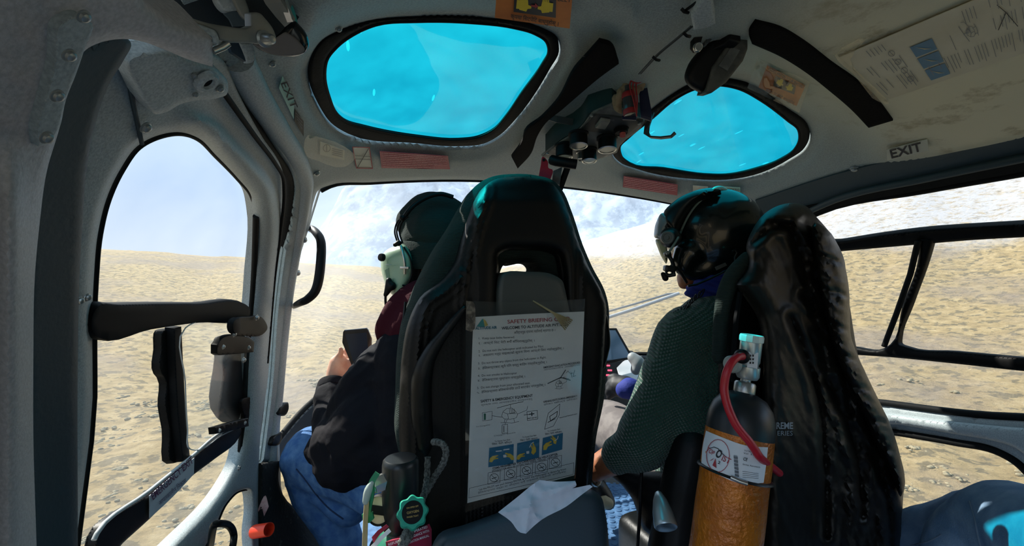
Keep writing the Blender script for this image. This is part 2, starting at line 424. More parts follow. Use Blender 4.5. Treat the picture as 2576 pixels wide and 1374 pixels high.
# ---- lettering and flat marks laid on a surface
FREE = {}
def text2d(body, bold=0.0):
    body = re.sub('([\u0915-\u0939](?:\u094d[\u0915-\u0939])*)\u093f', '\u093f\\1', body)      # short i is drawn before its consonant
    c = bpy.data.curves.new('t', 'FONT'); c.body = body; c.size = 1.0; c.offset = bold; c.resolution_u = 3
    o = bpy.data.objects.new('t', c); COL.objects.link(o)
    dg = bpy.context.evaluated_depsgraph_get(); me = bpy.data.meshes.new_from_object(o.evaluated_get(dg))
    V = np.array([tuple(v.co)[:2] for v in me.vertices]); F = [tuple(p.vertices) for p in me.polygons]
    bpy.data.objects.remove(o); bpy.data.curves.remove(c); bpy.data.meshes.remove(me)
    return V, F
def ptext(body, p0, p1, h, surf, off, bold=0.0, up=None):
    """raw lettering whose base line runs p0 -> p1 (pixels) with capital height h"""
    V, F = text2d(body, bold)
    if not len(V): return [], []
    p0 = np.array(p0, float); p1 = np.array(p1, float); d = p1-p0; L = np.linalg.norm(d); u = d/L
    n = np.array(up, float)/np.linalg.norm(up) if up is not None else np.array([u[1], -u[0]])
    x = V[:, 0]-V[:, 0].min(); x = x/x.max()*L; Q = p0[None]+x[:, None]*u+(V[:, 1]/0.70*h)[:, None]*n
    P = surf.pts(Q[:, 0], Q[:, 1], off)
    return [Vector(p) for p in P], F
def ppoly(pts, surf, off):
    Q = np.array(pts, float); P = surf.pts(Q[:, 0], Q[:, 1], off)
    return [Vector(p) for p in P], [tuple(range(len(Q)))]
def pline(pts, surf, off, wpx=1.2, closed=False):
    Q = [np.array(p, float) for p in pts]; out = []
    if closed: Q.append(Q[0])
    for a, b in zip(Q[:-1], Q[1:]):
        d = b-a; L = np.linalg.norm(d)
        if L < 1e-6: continue
        n = np.array([-d[1], d[0]])/L*wpx/2; e = d/L*wpx*.4
        out.append(ppoly([a-n-e, b-n+e, b+n+e, a+n-e], surf, off))
    return joinraw(out)
def marks(name, raws, mat, parent, label=None):
    raws = [r for r in raws if len(r[0])]
    v, f = joinraw(raws); o = mk(name, v, f, mat, parent, smooth=False); return tagp(o, label)
def marks_each(name, raws, mat, parent):
    for r in raws: marks(name, [r], mat, parent)
def circ(cx, cy, rx, ry=None, n=20, rot=0): 
    ry = ry or rx; return [(cx+rx*math.cos(t)*math.cos(rot)-ry*math.sin(t)*math.sin(rot), cy+rx*math.cos(t)*math.sin(rot)+ry*math.sin(t)*math.cos(rot)) for t in np.linspace(0, 2*math.pi, n, endpoint=False)]
INK = mat('ink_black', col(38, 38, 44), 0.7); INKB = mat('ink_faint', col(120, 122, 128), 0.7); INKR = mat('ink_red', col(160, 50, 60), 0.7)
WHT = mat('white_paper', col(226, 230, 236), 0.55, c2=col(214, 219, 226), vs=12); NAVY = mat('navy_print', col(14, 26, 44), 0.4); YEL = mat('yellow_print', col(222, 196, 40), 0.5)
BLUEP = mat('blue_print', col(38, 110, 150), 0.5); SKINP = mat('yellow_hand_print', col(215, 185, 70), 0.5)
TAPE = glass('clear_tape', (0.93, 0.93, 0.91, 1), dust=0.018, gloss=0.05, ns=25)
# ------------------------------------------------------------------ land outside
def land_mat():
    m = bpy.data.materials.new('dry_hillside'); m.use_nodes = True; t = m.node_tree; b = t.nodes['Principled BSDF']; L = t.links
    b.inputs['Roughness'].default_value = 0.95; b.inputs['Specular IOR Level'].default_value = 0.1
    g = t.nodes.new('ShaderNodeNewGeometry')
    def ns(s, det=6, rough=0.55, vec=None):
        n = t.nodes.new('ShaderNodeTexNoise'); n.inputs['Scale'].default_value = s; n.inputs['Detail'].default_value = det; n.inputs['Roughness'].default_value = rough
        L.new(vec or g.outputs['Position'], n.inputs['Vector']); return n.outputs['Fac']
    def ramp(f, st):
        r = t.nodes.new('ShaderNodeValToRGB'); e = r.color_ramp.elements
        e[0].position = st[0][0]; e[0].color = st[0][1]; e[1].position = st[-1][0]; e[1].color = st[-1][1]
        for p, c in st[1:-1]: x = e.new(p); x.color = c
        L.new(f, r.inputs[0]); return r.outputs[0]
    def mixc(f, a, c):
        x = t.nodes.new('ShaderNodeMix'); x.data_type = 'RGBA'; L.new(f, x.inputs[0]); L.new(a, x.inputs[6]); L.new(c, x.inputs[7]); return x.outputs[2]
    base = ramp(ns(0.35, 8, 0.65), [(0.3, (0.22, 0.165, 0.09, 1)), (0.5, (0.34, 0.255, 0.135, 1)), (0.7, (0.44, 0.345, 0.20, 1))])
    scrub = ramp(ns(0.9, 8, 0.7), [(0.3, (0.10, 0.085, 0.055, 1)), (0.7, (0.19, 0.16, 0.11, 1))])
    f1 = ramp(ns(0.42, 5, 0.6), [(0.53, (0, 0, 0, 1)), (0.58, (.85, .85, .85, 1))])
    c = mixc(f1, base, scrub)
    f2 = ramp(ns(0.018, 6, 0.6), [(0.48, (0, 0, 0, 1)), (0.60, (.7, .7, .7, 1))])
    dry = ramp(ns(0.5, 8, 0.7), [(0.3, (0.16, 0.13, 0.11, 1)), (0.7, (0.27, 0.225, 0.19, 1))])
    c = mixc(f2, c, dry)
    # snow lies high on the right-hand slope
    sx = t.nodes.new('ShaderNodeSeparateXYZ'); L.new(g.outputs['Position'], sx.inputs[0])
    a1 = t.nodes.new('ShaderNodeMath'); a1.operation = 'MULTIPLY_ADD'; a1.inputs[1].default_value = 28.0; L.new(ns(0.02, 9, 0.7), a1.inputs[0])
    a0 = t.nodes.new('ShaderNodeMath'); a0.operation = 'MULTIPLY_ADD'; a0.inputs[1].default_value = 0.13; L.new(sx.outputs['X'], a0.inputs[0]); L.new(sx.outputs['Z'], a0.inputs[2]); L.new(a0.outputs[0], a1.inputs[2])
    mr = t.nodes.new('ShaderNodeMapRange'); mr.inputs[1].default_value = 60; mr.inputs[2].default_value = 72; L.new(a1.outputs[0], mr.inputs[0])
    sn = t.nodes.new('ShaderNodeRGB'); sn.outputs[0].default_value = (0.42, 0.41, 0.42, 1)
    fs = ramp(ns(0.25, 9, 0.75), [(0.36, (0.1, .1, .1, 1)), (0.52, (1, 1, 1, 1))])
    mu = t.nodes.new('ShaderNodeMath'); mu.operation = 'MULTIPLY'; L.new(mr.outputs[0], mu.inputs[0]); L.new(fs, mu.inputs[1])
    c = mixc(mu.outputs[0], c, sn.outputs[0]); L.new(c, b.inputs['Base Color'])
    bp = t.nodes.new('ShaderNodeBump'); bp.inputs['Strength'].default_value = 1.0; bp.inputs['Distance'].default_value = 0.8
    L.new(ns(0.5, 9, 0.75), bp.inputs['Height']); L.new(bp.outputs[0], b.inputs['Normal'])
    return m
LAND = land_mat()
AZ = np.radians([-180, -120, -75, -40, -22, -14, -6, 2, 12, 22, 30, 40, 50, 60, 75, 110, 150, 180])
EL = np.array([.05, .07, .09, .088, .082, .070, .060, .055, .06, .085, .13, .18, .21, .235, .25, .22, .15, .05])
def land_z(r, a):
    e = np.interp(a, AZ, EL); s = np.clip((r-30)/420.0, 0, 1); s = s*s*(3-2*s)
    return -24 + (24+r*e)*s*np.minimum(1, 1.0) + 0*r
def build_land():
    rs = np.concatenate([np.linspace(4, 60, 50), np.geomspace(62, 1200, 90)]); az = np.radians(np.linspace(-180, 180, 361))
    V = []; F = []
    for r in rs:
        z = land_z(r, az)
        for a, zz in zip(az, z):
            x = r*math.sin(a); y = r*math.cos(a); amp = min(r*0.016, 9)
            zz = zz + amp*noise.fractal(Vector((x/(r*0.25+12), y/(r*0.25+12), 2.3)), 0.9, 2.0, 5) + 0.5*noise.noise(Vector((x/6, y/6, 0)))*min(1, r/30)
            V.append((x, y, zz))
    n = len(az)
    for i in range(len(rs)-1):
        for k in range(n-1): F.append((i*n+k, (i+1)*n+k, (i+1)*n+k+1, i*n+k+1))
    o = mk('ground', V, F, LAND); tagp(o, 'dry tan valley floor and hillside dotted with low scrub', 'hillside', kind='structure')
build_land()
def build_bushes():
    BU = mat('scrub', (0.15, 0.13, 0.085, 1), 0.95, c2=(0.25, 0.21, 0.13, 1), vs=1.5, bump=.6, bs=8)
    V = []; F = []; rnd = random.Random(3)
    tv, tf = ball((0, 0, 0), 1, seg=6); tv = [tuple(v) for v in tv]
    def gz(x, y):
        r = math.hypot(x, y); a = math.atan2(x, y)
        return float(land_z(r, a)) + min(r*0.016, 9)*noise.fractal(Vector((x/(r*0.25+12), y/(r*0.25+12), 2.3)), 0.9, 2.0, 5) + 0.5*noise.noise(Vector((x/6, y/6, 0)))*min(1, r/30)
    for i in range(1500):
        a = math.radians(rnd.uniform(-42, 76)); r = 14+110*rnd.random()**1.2
        x0 = r*math.sin(a); y0 = r*math.cos(a)
        if noise.noise(Vector((x0/16, y0/16, 5)))+rnd.uniform(-.4, .4) < 0: continue
        z = gz(x0, y0); R_ = rnd.uniform(.25, .9)*(1+r/150)
        for k in range(rnd.randint(5, 13)):
            t = rnd.uniform(0, 6.28); q = R_*math.sqrt(rnd.random())*1.3; x = x0+q*math.cos(t)*1.5; y = y0+q*math.sin(t)
            s = rnd.uniform(.10, .24)*(1+r/120); b_ = len(V)
            V += [(x+v[0]*s*1.2, y+v[1]*s, z+v[2]*s*.6-.03) for v in tv]; F += [tuple(m+b_ for m in f) for f in tf]
    o = mk('scrub_bush', V, F, BU); tagp(o, 'low brown scrub clumps scattered over the dry valley below', 'scrub', kind='stuff')
build_bushes()
def build_mountain():
    m = bpy.data.materials.new('hazed_snowy_rock'); m.use_nodes = True; t = m.node_tree; b = t.nodes['Principled BSDF']; b.inputs['Roughness'].default_value = 1
    g = t.nodes.new('ShaderNodeNewGeometry'); n = t.nodes.new('ShaderNodeTexNoise'); n.inputs['Scale'].default_value = 0.006; n.inputs['Detail'].default_value = 12; n.inputs['Roughness'].default_value = .7
    mp = t.nodes.new('ShaderNodeMapping'); mp.inputs['Scale'].default_value = (1, 1, 0.45); mp.inputs['Rotation'].default_value = (0.3, 0.5, 0)
    t.links.new(g.outputs['Position'], mp.inputs[0]); t.links.new(mp.outputs[0], n.inputs['Vector'])
    r = t.nodes.new('ShaderNodeValToRGB'); e = r.color_ramp.elements; e[0].position = .44; e[0].color = (.17, .225, .30, 1); e[1].position = .56; e[1].color = (.36, .41, .48, 1)  # distance haze is put into the pale blue rock and snow colours
    t.links.new(n.outputs['Fac'], r.inputs[0]); t.links.new(r.outputs[0], b.inputs['Base Color'])
    az = np.radians(np.linspace(-60, 80, 421)); V = []; F = []
    rs = np.linspace(0, 1, 46)
    A = np.radians([-60, -30, -20, -14, -9.5, -7, -5.2, -3, 0, 4, 9, 14, 18, 24, 30, 80]); E = np.array([.04, .06, .07, .080, .09, .12, .19, .25, .29, .32, .31, .30, .28, .27, .27, .2])
    for s in rs:
        for a in az:
            e = float(np.interp(a, A, E)); rr = 2200+900*s; h = rr*(0.0+e*s**0.8)
            x = rr*math.sin(a); y = rr*math.cos(a)
            q = noise.ridged_multi_fractal(Vector((x/500, y/500, h/500)), 0.9, 2.1, 6, 1.0, 2.0)-1.2
            h += q*60*s*min(1, e*5); V.append((x, y, h-10))
    n_ = len(az)
    for i in range(len(rs)-1):
        for k in range(n_-1): F.append((i*n_+k, (i+1)*n_+k, (i+1)*n_+k+1, i*n_+k+1))
    o = mk('mountain', V, F, m, sharp=30); tagp(o, 'pale hazy snow streaked mountain wall beyond the valley', 'mountain', kind='structure')
build_mountain()

# ------------------------------------------------------------------ cabin shell behind and around the seats (mostly behind the viewer)
def rear_shell():
    ys = np.linspace(0.36, -0.95, 30); N = 96; V = []; F = []
    for y in ys:
        for k in range(N):
            t = 2*math.pi*k/N; c, s_ = math.cos(t), math.sin(t)
            q = (abs(c/0.97)**3+abs(s_/0.76)**3)**(-1/3); V.append((HC[0]+q*c, y, HC[1]+q*s_))
    for i in range(len(ys)-1):
        for k in range(N):
            l = (k+1) % N; a = V[i*N+k]; ym = (ys[i]+ys[i+1])/2
            if abs(a[0]-HC[0]) > 0.75 and 0.70 < a[2] < 1.42 and (-0.85 < ym < 0.16): continue
            F.append((i*N+k, i*N+l, (i+1)*N+l, (i+1)*N+k))
    o = mk('wall_rear', V, F, PAINT); o['kind'] = 'structure'
    m = o.modifiers.new('s', 'SOLIDIFY'); m.thickness = 0.02
    bk = [(HC[0]+0.97*math.cos(2*math.pi*k/48)*1.0, -0.95, HC[1]+0.76*math.sin(2*math.pi*k/48)) for k in range(48)]
    bk = [tuple(V[(len(ys)-1)*N+k]) for k in range(N)]
    b = mk('wall_bulkhead', bk, [tuple(range(N))], PAINT, smooth=False); b['kind'] = 'structure'
    m = b.modifiers.new('s', 'SOLIDIFY'); m.thickness = 0.02
rear_shell()

# ------------------------------------------------------------------ ceiling and posts
cA = lambda L, ox=700, oy=0, s=2.863: [(ox+p[0]/s, oy+p[1]/s)+tuple(p[2:]) for p in L]
SKY1 = spl(cA([(330,530),(345,430),(420,330),(560,230),(700,172),(1000,148),(1400,158),(1700,195),(1850,240),(1935,300),(1950,370),(1900,470),(1750,680),(1640,840),(1560,930),(1440,990),(1300,1008),(1000,985),(620,915),(500,880),(420,820),(365,700)]), 5)
SEAL1 = spl(cA([(228,560),(240,420),(320,285),(430,225),(640,160),(1000,128),(1500,140),(1880,205),(2010,290),(2022,370),(1960,490),(1700,870),(1600,970),(1480,1035),(1300,1054),(1000,1032),(500,962),(380,885),(290,750)]), 5)
SKY2 = spl(cA([(885,1060),(950,990),(1120,850),(1280,715),(1400,650),(1600,612),(1750,640),(1900,720),(2100,870),(2170,930),(2180,1000),(2140,1080),(2040,1150),(1850,1220),(1650,1260),(1500,1258),(1200,1215),(960,1180),(900,1130)], 1250), 5)
SEAL2 = spl(cA([(835,1110),(870,1030),(980,920),(1130,785),(1260,690),(1390,615),(1620,572),(1790,600),(2100,795),(2230,900),(2252,980),(2220,1060),(2100,1150),(1850,1262),(1650,1295),(1450,1292),(1000,1215),(880,1165)], 1250), 5)
CEIL = spl([(430,-600,1),(455,20),(520,120),(590,200),(650,305),(700,385),(728,428),(737,460),(733,520),(712,640),(694,780),(682,950),(662,1120),(656,1165,1),(704,1165,1),(703,1080),(706,1000),(721,840),(742,685),(779,562),(790,505),(800,480),(830,466),(930,459),(1200,453),(1440,472),(1690,512),(1790,535),(1815,570),(1830,800),(1860,1374,1),(1960,1374,1),(1950,800),(1905,560),(1910,515,1),(2100,452),(2330,398),(2576,348),(3050,250,1),(3050,-600,1)], 6)
RZ = spl([(600,-900,1),(690,40),(752,165),(830,115),(900,72),(1100,38),(1300,46),(1450,84),(1552,140),(1530,230),(1440,310),(1380,370),(1330,430),(1300,480),(1500,500),(1530,400),(1560,330),(1700,215),(1830,165),(1950,215),(2060,275),(2146,350),(2190,405),(2300,425),(2700,335),(3300,230,1),(3300,-900,1)], 5)
def ceil_relief(x, y, d):
    Q = np.stack([x, y], 1); s = sdist(Q, RZ)
    r = 0.032*sm((s+20)/120)
    s1 = np.maximum(sdist(Q, SEAL1), sdist(Q, SEAL2))      # shallow dish round the skylights
    r = r-0.012*sm((s1+42)/30)
    # joggled line between liner and front frame, left post bead
    r = r+0.004*np.exp(-((s-112)/26)**2)*(x < 1600)
    g = pdist(Q, np.array([(1300,600),(1410,470),(1560,360),(1700,250),(1760,170),(1800,60),(1830,-100)], float), False)
    return r
ceiling = sheet('ceiling', CEIL, HULL, CEILM, [SEAL1, SEAL2], off=0.035, grid=13, thick=0.01, lip=(10, 0.008), relief=ceil_relief)
ceiling['kind'] = 'structure'
def skylight(nm, glassp, sealp, lab):
    e = empty(nm, HULL.pts([glassp[:, 0].mean()], [glassp[:, 1].mean()], 0.0)[0], lab, None, kind='structure')
    mid = (glassp[:: 1].mean(0)-glassp)*0.0+glassp
    sheet('window_seal', sealp, HULL, RUB, [glassp], off=0.028, grid=30, thick=0.006, parent=e, lip=(8, 0.006))
    P = HULL.pts(glassp[:, 0], glassp[:, 1], 0.024); tube('seal_bead', P, 0.0032, RUB, e, closed=True, seg=8)
    big = glassp+(glassp-glassp.mean(0))/np.linalg.norm(glassp-glassp.mean(0), axis=1)[:, None]*8
    sheet('pane', big, HULL, G_CY, off=0.018, grid=40, thick=0.003, parent=e)
    return e
skylight('window_1', SKY1, SEAL1, 'large cyan tinted roof window on the left, in a black rubber seal')
skylight('window_2', SKY2, SEAL2, 'smaller cyan tinted roof window on the right behind the switch panel')
# windshield
WSH = spl([(804,480),(779,562),(742,685),(721,840),(706,1000),(703,1100),(770,1020),(835,972),(950,930),(1200,900),(1500,890),(1850,890),(1828,800),(1812,575),(1785,540),(1690,514),(1440,474),(1200,455),(930,461),(830,468)], 5)
e = empty('window_3', HULL.pts([1250], [700], 0.01)[0], None, None, kind='structure')
big = WSH+(WSH-WSH.mean(0))/np.linalg.norm(WSH-WSH.mean(0), axis=1)[:, None]*12
sheet('pane', big, HULL, G_WS, off=0.012, grid=60, thick=0.003, parent=e)
HDR = spl([(806,474),(830,462),(930,454),(1200,448),(1440,467),(1700,508),(1800,530)], 6, False)
tube('window_seal', HULL.pts(HDR[:, 0], HDR[:, 1]+5, 0.022), 0.0075, RUB, e, seg=8)
SIDE = spl([(806,474),(779,562),(742,685),(721,840),(706,1000),(702,1100)], 6, False)
tube('window_seal', HULL.pts(SIDE[:, 0]-1, SIDE[:, 1], 0.02), 0.003, EDGE, e, seg=8)
# nose below the windshield with the chin window
NOSE = spl([(700,1108,1),(768,1030),(835,978),(950,936),(1200,905),(1500,895),(1870,895,1),(1870,2400,1),(640,2400,1),(655,1400),(668,1165,1)], 6)
CHIN = spl([(709,1160),(740,1100),(900,1080),(1000,1250),(960,1374),(880,1378),(780,1303),(712,1245),(706,1200)], 6)
NM = mat('nose_trim', col(52, 56, 60), 0.6)
o = sheet('wall_front', NOSE, HULL, NM, [CHIN], off=0.02, grid=34, thick=0.012, lip=(8, 0.01)); o['kind'] = 'structure'
sl = spl([(700,1106),(768,1026),(835,974),(950,932),(1200,901),(1500,891),(1860,891)], 6, False)
o = tube('trim_1', HULL.pts(sl[:, 0], sl[:, 1], 0.032), 0.009, RUB, seg=8); o['kind'] = 'structure'
UF = spl([(656,1165,1),(704,1160,1),(701,1210),(712,1245),(790,1312),(880,1384,1),(1000,1500,1),(700,2300,1),(655,1374),(654,1260)], 5)
CARP = mat('black_scuffed_carpet', col(20, 21, 22), 0.9, c2=col(60, 60, 58), vs=60, vc=(.62, .72), bump=.4, bs=120)
o = sheet('trim_2', UF, HULL, CARP, off=0.05, grid=24, thick=0.02, lip=(6, 0.01)); o['kind'] = 'structure'

# ------------------------------------------------------------------ left door surround and door
WALL = spl([(-520,-900,1),(640,-900,1),(430,-60),(360,0),(398,35),(442,58),(480,73),(526,89),(535,97,1),(535,168,1),(480,152),(407,122),(363,106),(328,99),(285,100),(250,108),(218,124),(201,142),(180,192),(150,321),(118,430),(100,560),(88,690),(84,900),(84,1100),(92,1374),(110,2300,1),(-520,2300,1)], 6)
PINK = mat('warm_grey_paint', col(184, 182, 184), 0.55, c2=col(164, 162, 164), vs=380, vc=(0.35, .65), bump=.2, bs=450)
def wall_relief(x, y, d):
    r = 0.014*np.exp(-((x-30)/45)**2)                     # the round rib down the rear post
    g = np.abs(y-(20+0.30*(x-360)))
    return r*sm((y-300)/300)
o = sheet('wall_left', WALL, HULL, PINK, off=0.10, grid=16, thick=0.03, lip=(26, 0.022), relief=wall_relief); o['kind'] = 'structure'
BS = Pl(W(120, 250, 0.5), (0.8, -0.55, -0.1))
STRIP = spl([(150,60),(200,40),(232,60),(214,120),(190,190),(166,251),(150,321),(130,362,1),(96,368,1),(92,345),(112,250),(138,150)], 5)
o = sheet('trim_3', STRIP, HULL, PAINT, off=0.1045, grid=14, thick=0.006, lip=(6, 0.003)); o['kind'] = 'structure'
def bolt(px, py, off, rp, parent, nm='bolt', surf=HULL):
    P = surf.pts([px, px+6, px], [py, py, py+6], off); n = Vector(np.cross(P[2]-P[0], P[1]-P[0])).normalized()
    c = Vector(P[0]); 
    if n.dot(Vector(CAM)-c) < 0: n = -n
    r = rp*np.linalg.norm(P[0]-CAM)/FPX
    return lathe([(r*1.25, 0), (r*1.25, r*.18), (r*.9, r*.25), (r*.85, r*.7), (r*.55, r*.95), (0.0001, r)], c, n, 20, name=nm, mat=BOLT, parent=parent)
for p in ((208,40,.114), (172,138,.116), (142,240,.116), (115,345,.116)): bolt(p[0], p[1], p[2], 9, o)

door = empty('door_1', HULL.pts([640], [1150], 0.0)[0], 'grey left cockpit door seen from inside, with a large window', None, kind='structure')
GLASS1 = spl([(235,1560),(233,1000),(236,700),(246,590),(268,500),(303,425),(345,368),(400,340),(455,333),(500,348),(545,392),(600,450),(632,490),(642,535),(635,700),(618,900),(606,1085),(590,1165),(560,1222),(425,1372),(300,1500)], 6)
SMALL = spl([(572,1262),(600,1236),(628,1232),(634,1260),(630,1330),(628,1420),(560,1480),(500,1440),(540,1330)], 5)
DOOR = spl([(186,2300,1),(186,1374),(186,900),(190,700),(198,560),(212,400),(232,280),(262,205),(300,150),(380,120,1),(560,150),(600,235),(660,345),(703,410),(716,450),(716,520),(700,650),(686,800),(674,950),(655,1100),(650,1200),(652,1400),(680,2300,1)], 6)
def door_relief(x, y, d):
    Q = np.stack([x, y], 1); s = -sdist(Q, GLASS1); r = 0*x
    r += 0.008*np.exp(-((s-38)/16)**2)*sm((x-430)/80)*sm((1200-y)/100)                # rounded rib round the window
    r -= 0.006*sm((s-50)/20)*sm((x-500)/80)*sm((1200-y)/100)
    r -= 0.008*(1-sm(s/20))
    return r
sheet('door_panel', DOOR, HULL, PAINT, [GLASS1, SMALL], off=0.045, grid=12, thick=0.02, parent=door, lip=(7, 0.006), relief=door_relief)
sheet('door_column_shade', spl([(60,2300,1),(70,1374),(64,900),(70,690),(80,500),(120,300),(170,150),(300,80,1),(330,110),(312,150),(275,210),(246,290),(222,400),(208,560),(200,700),(196,900),(196,1374),(196,2300,1)], 6), HULL, DARKP, off=0.066, grid=16, thick=0.02, parent=door, lip=(14, 0.012))  # dark sheet stands for shade on the unlit side of the door column
sheet('pane', spl([(215,1600),(215,700),(240,480),(330,340),(455,310),(560,370),(655,480),(655,700),(635,1080),(600,1210),(320,1520)], 5), HULL, G_CL, off=0.012, grid=60, thick=0.003, parent=door)
pr = GLASS1
tube('window_seal', HULL.pts(pr[:, 0], pr[:, 1], 0.030), 0.0045, RUB, door, closed=True, seg=8)
LR = spl([(640,540),(634,700),(617,900),(604,1090),(588,1180),(560,1236),(425,1388),(330,1500)], 6, False)
tube('window_seal', HULL.pts(LR[:, 0]+4, LR[:, 1]+4, 0.036), 0.006, RUB, door, seg=8)
sm_ = SMALL; tube('window_seal', HULL.pts(sm_[:, 0], sm_[:, 1], 0.036), 0.004, RUB, door, closed=True, seg=8)
sheet('pane', spl([(560,1240),(640,1220),(640,1430),(480,1490),(480,1400)], 4), HULL, G_CL, off=0.012, grid=60, thick=0.003, parent=door)
# rubber gap seal between door and post
GAP = spl([(556,205),(600,268),(655,345),(705,412),(724,446),(727,480),(718,580),(703,700),(690,850),(676,1000),(660,1130),(656,1200),(660,1300),(690,1374),(700,1500)], 7, False)
GP = HULL.pts(GAP[:, 0], GAP[:, 1], 0.02)
o = tube('trim_4', GP, 0.013, RUB, seg=10); o['kind'] = 'structure'
GP = HULL.pts(GAP[:60, 0]-12, GAP[:60, 1], 0.045); tube('seal_bead', GP, 0.0035, RUB, door, seg=8)
# rounded tube of the front post
PO = spl([(592,140),(640,230),(700,325),(752,410),(765,450),(762,500),(745,600),(724,720),(706,870),(694,1000),(682,1100),(678,1160)], 7, False)
o = tube('trim_5', HULL.pts(PO[:, 0], PO[:, 1], 0.028), 0.019, PAINT, seg=16); o['kind'] = 'structure'
# corner plate with the ring fitting
PLATE = spl([(318,152),(400,128),(500,158),(548,176),(574,212),(570,238),(548,247),(500,252),(455,262),(418,282),(392,287),(366,262),(340,215)], 5)
sheet('corner_plate', PLATE, HULL, PAINT, off=0.060, grid=14, thick=0.012, parent=door, lip=(12, 0.012))
for p in ((332,183,9), (365,320,9), (488,190,5), (553,222,7), (492,238,5)): bolt(p[0], p[1], 0.052 if p[0] < 370 else 0.061, p[2], door)
SE = spl([(306,158),(318,185),(335,260),(350,330),(357,362)], 5, False); tube('panel_seam', HULL.pts(SE[:, 0], SE[:, 1], 0.046), 0.0022, DARKP, door, seg=6)
P = HULL.pts([515, 521, 515], [201, 201, 207], 0.062); nn = Vector(np.cross(P[2]-P[0], P[1]-P[0])).normalized(); nn = nn if nn.dot(Vector(CAM)-Vector(P[0])) > 0 else -nn
lathe([(0.0118, 0), (0.0118, .004), (0.0095, .006), (0.0065, .006), (0.006, 0.0035), (.0055, .003)], P[0], nn, 28, name='ring_fitting', mat=PAINT, parent=door)
lathe([(0.0055, .0030), (0.0001, .0034)], P[0], nn, 20, name='ring_hole', mat=BLK, parent=door)
for p in ((200, 757), (219, 748)): bolt(p[0], p[1], 0.048, 6, door, 'rivet')
for p in ((105,912), (124,1310)): bolt(p[0], p[1], 0.062, 6, door, 'rivet')
# bars and latches of the left door window
GBAR = mat('dark_grey_bar', col(20, 23, 26), 0.6, spec=.08)
LATM = mat('black_latch_metal', col(9, 10, 11), 0.5, spec=.1)
sheet('window_bar', spl([(246,768),(300,766),(500,764),(618,766),(627,774),(624,800),(612,806),(500,812),(380,829),(248,852),(237,845),(236,780)], 5), HULL, GBAR, off=0.045, grid=24, thick=0.014, parent=door, lip=(5, 0.004))
sheet('slide_rail', spl([(410,832),(436,828),(437,930),(440,960),(447,1060),(452,1160),(436,1166),(424,1080),(414,1020),(412,950),(404,940),(404,880)], 4), HULL, RUB, off=0.028, grid=24, thick=0.01, parent=door, lip=(4, .003))
sheet('slide_post', spl([(436,826,1),(456,822,1),(463,960),(470,1080),(478,1150,1),(458,1162,1),(446,1050),(440,950)], 4), HULL, GBAR, off=0.038, grid=24, thick=0.012, parent=door, lip=(4, .003))
SP = spl([(466,826),(478,817),(560,809),(640,858,1),(630,1062,1),(560,1095),(490,1133),(478,1130),(472,1080),(466,960)], 5)
sheet('sliding_pane', SP, HULL, G_CL, off=0.040, grid=60, thick=0.004, parent=door)
tube('pane_edge', HULL.pts(SP[:, 0], SP[:, 1], 0.043), 0.0011, EDGE, door, closed=True, seg=6)
# exit handle strip
sheet('release_strip', spl([(238,1398),(244,1347),(373,1243),(490,1148),(547,1100),(600,1071),(608,1082),(600,1103),(540,1155),(488,1194),(376,1306),(310,1366),(250,1425)], 5), HULL, BLK, off=0.040, grid=20, thick=0.01, parent=door, lip=(4, 0.003))
ed = spl([(236,1362),(244,1345),(373,1240),(490,1145),(547,1097),(600,1069)], 5, False); tube('strip_edge', HULL.pts(ed[:, 0], ed[:, 1]-3, 0.042), 0.0028, EDGE, door, seg=8)
LBQ = [(377,1247,1),(433,1198),(489,1152,1),(488,1193,1),(433,1252),(377,1304,1)]
lb = sheet('exit_label', spl(LBQ, 3), HULL, mat('white_exit_label', col(190, 196, 204), .5), off=.043, grid=20, thick=.001, parent=door)
marks('lettering', [ptext('EMERGENCY EXIT', (385,1259), (487,1163), 17, HULL, .0445, .01, up=(-.35,-1))], mat('purple_ink', col(96, 50, 84), .6), door)
marks('small_lettering', [ptext('आपतकालीन निकास', (402,1272), (470,1212), 10, HULL, .0445, .0, up=(-.35,-1))], mat('purple_ink2', col(70, 50, 90), .6), door)
sheet('slide_stop', spl([(567,850),(604,852),(606,900),(600,1055),(588,1062),(568,1048),(564,900)], 5), HULL, GBAR, off=0.032, grid=24, thick=0.02, parent=door, lip=(8, .008))
LB = BLK
def latch(nm, outl, off, th=0.005, m=LATM):
    return sheet(nm, spl(outl, 4), HULL, m, off=off, grid=14, thick=th, parent=door, lip=(2, .001))
latch('latch_plate', [(584,838),(580,818),(598,800),(628,797),(655,796),(668,810),(673,826),(660,842),(620,846)], 0.062)
latch('latch_block', [(545,868,1),(560,850),(585,842),(625,850),(640,860,1),(638,886,1),(622,888),(552,894,1),(545,890,1)], 0.060, 0.010)
latch('latch_knob', [(590,806),(602,800),(606,815),(604,834),(592,840),(586,832)], 0.070, 0.010, GBAR)
latch('latch_bracket', [(610,1005),(632,1000),(645,1030),(652,1050),(645,1058),(625,1062),(612,1040)], 0.045)
latch('latch_block', [(541,1075,1),(585,1062),(624,1052,1),(626,1072,1),(590,1082),(543,1092,1)], 0.060, 0.012)
for p in ((645,799,5), (588,841,5), (561,873,4), (625,875,4), (552,1083,3), (616,1064,3)): bolt(p[0], p[1], 0.066, p[2], door, 'screw')
for p in ((612,906,5), (600,1178,4)): bolt(p[0], p[1], 0.050, p[2], door, 'screw')
def handle(nm, pts, surf_off, r, parent=None, m=BLK, lab=None, cat=None, flat=1.0):
    P = [Vector(HULL.pts([p[0]], [p[1]], p[2])[0]) for p in pts]; C = curve3(P, 6)
    if parent is None:
        o = tube(nm, C, r, m, seg=12, flat=flat); tagp(o, lab, cat); return o
    return tube(nm, C, r, m, parent, seg=12, flat=flat)
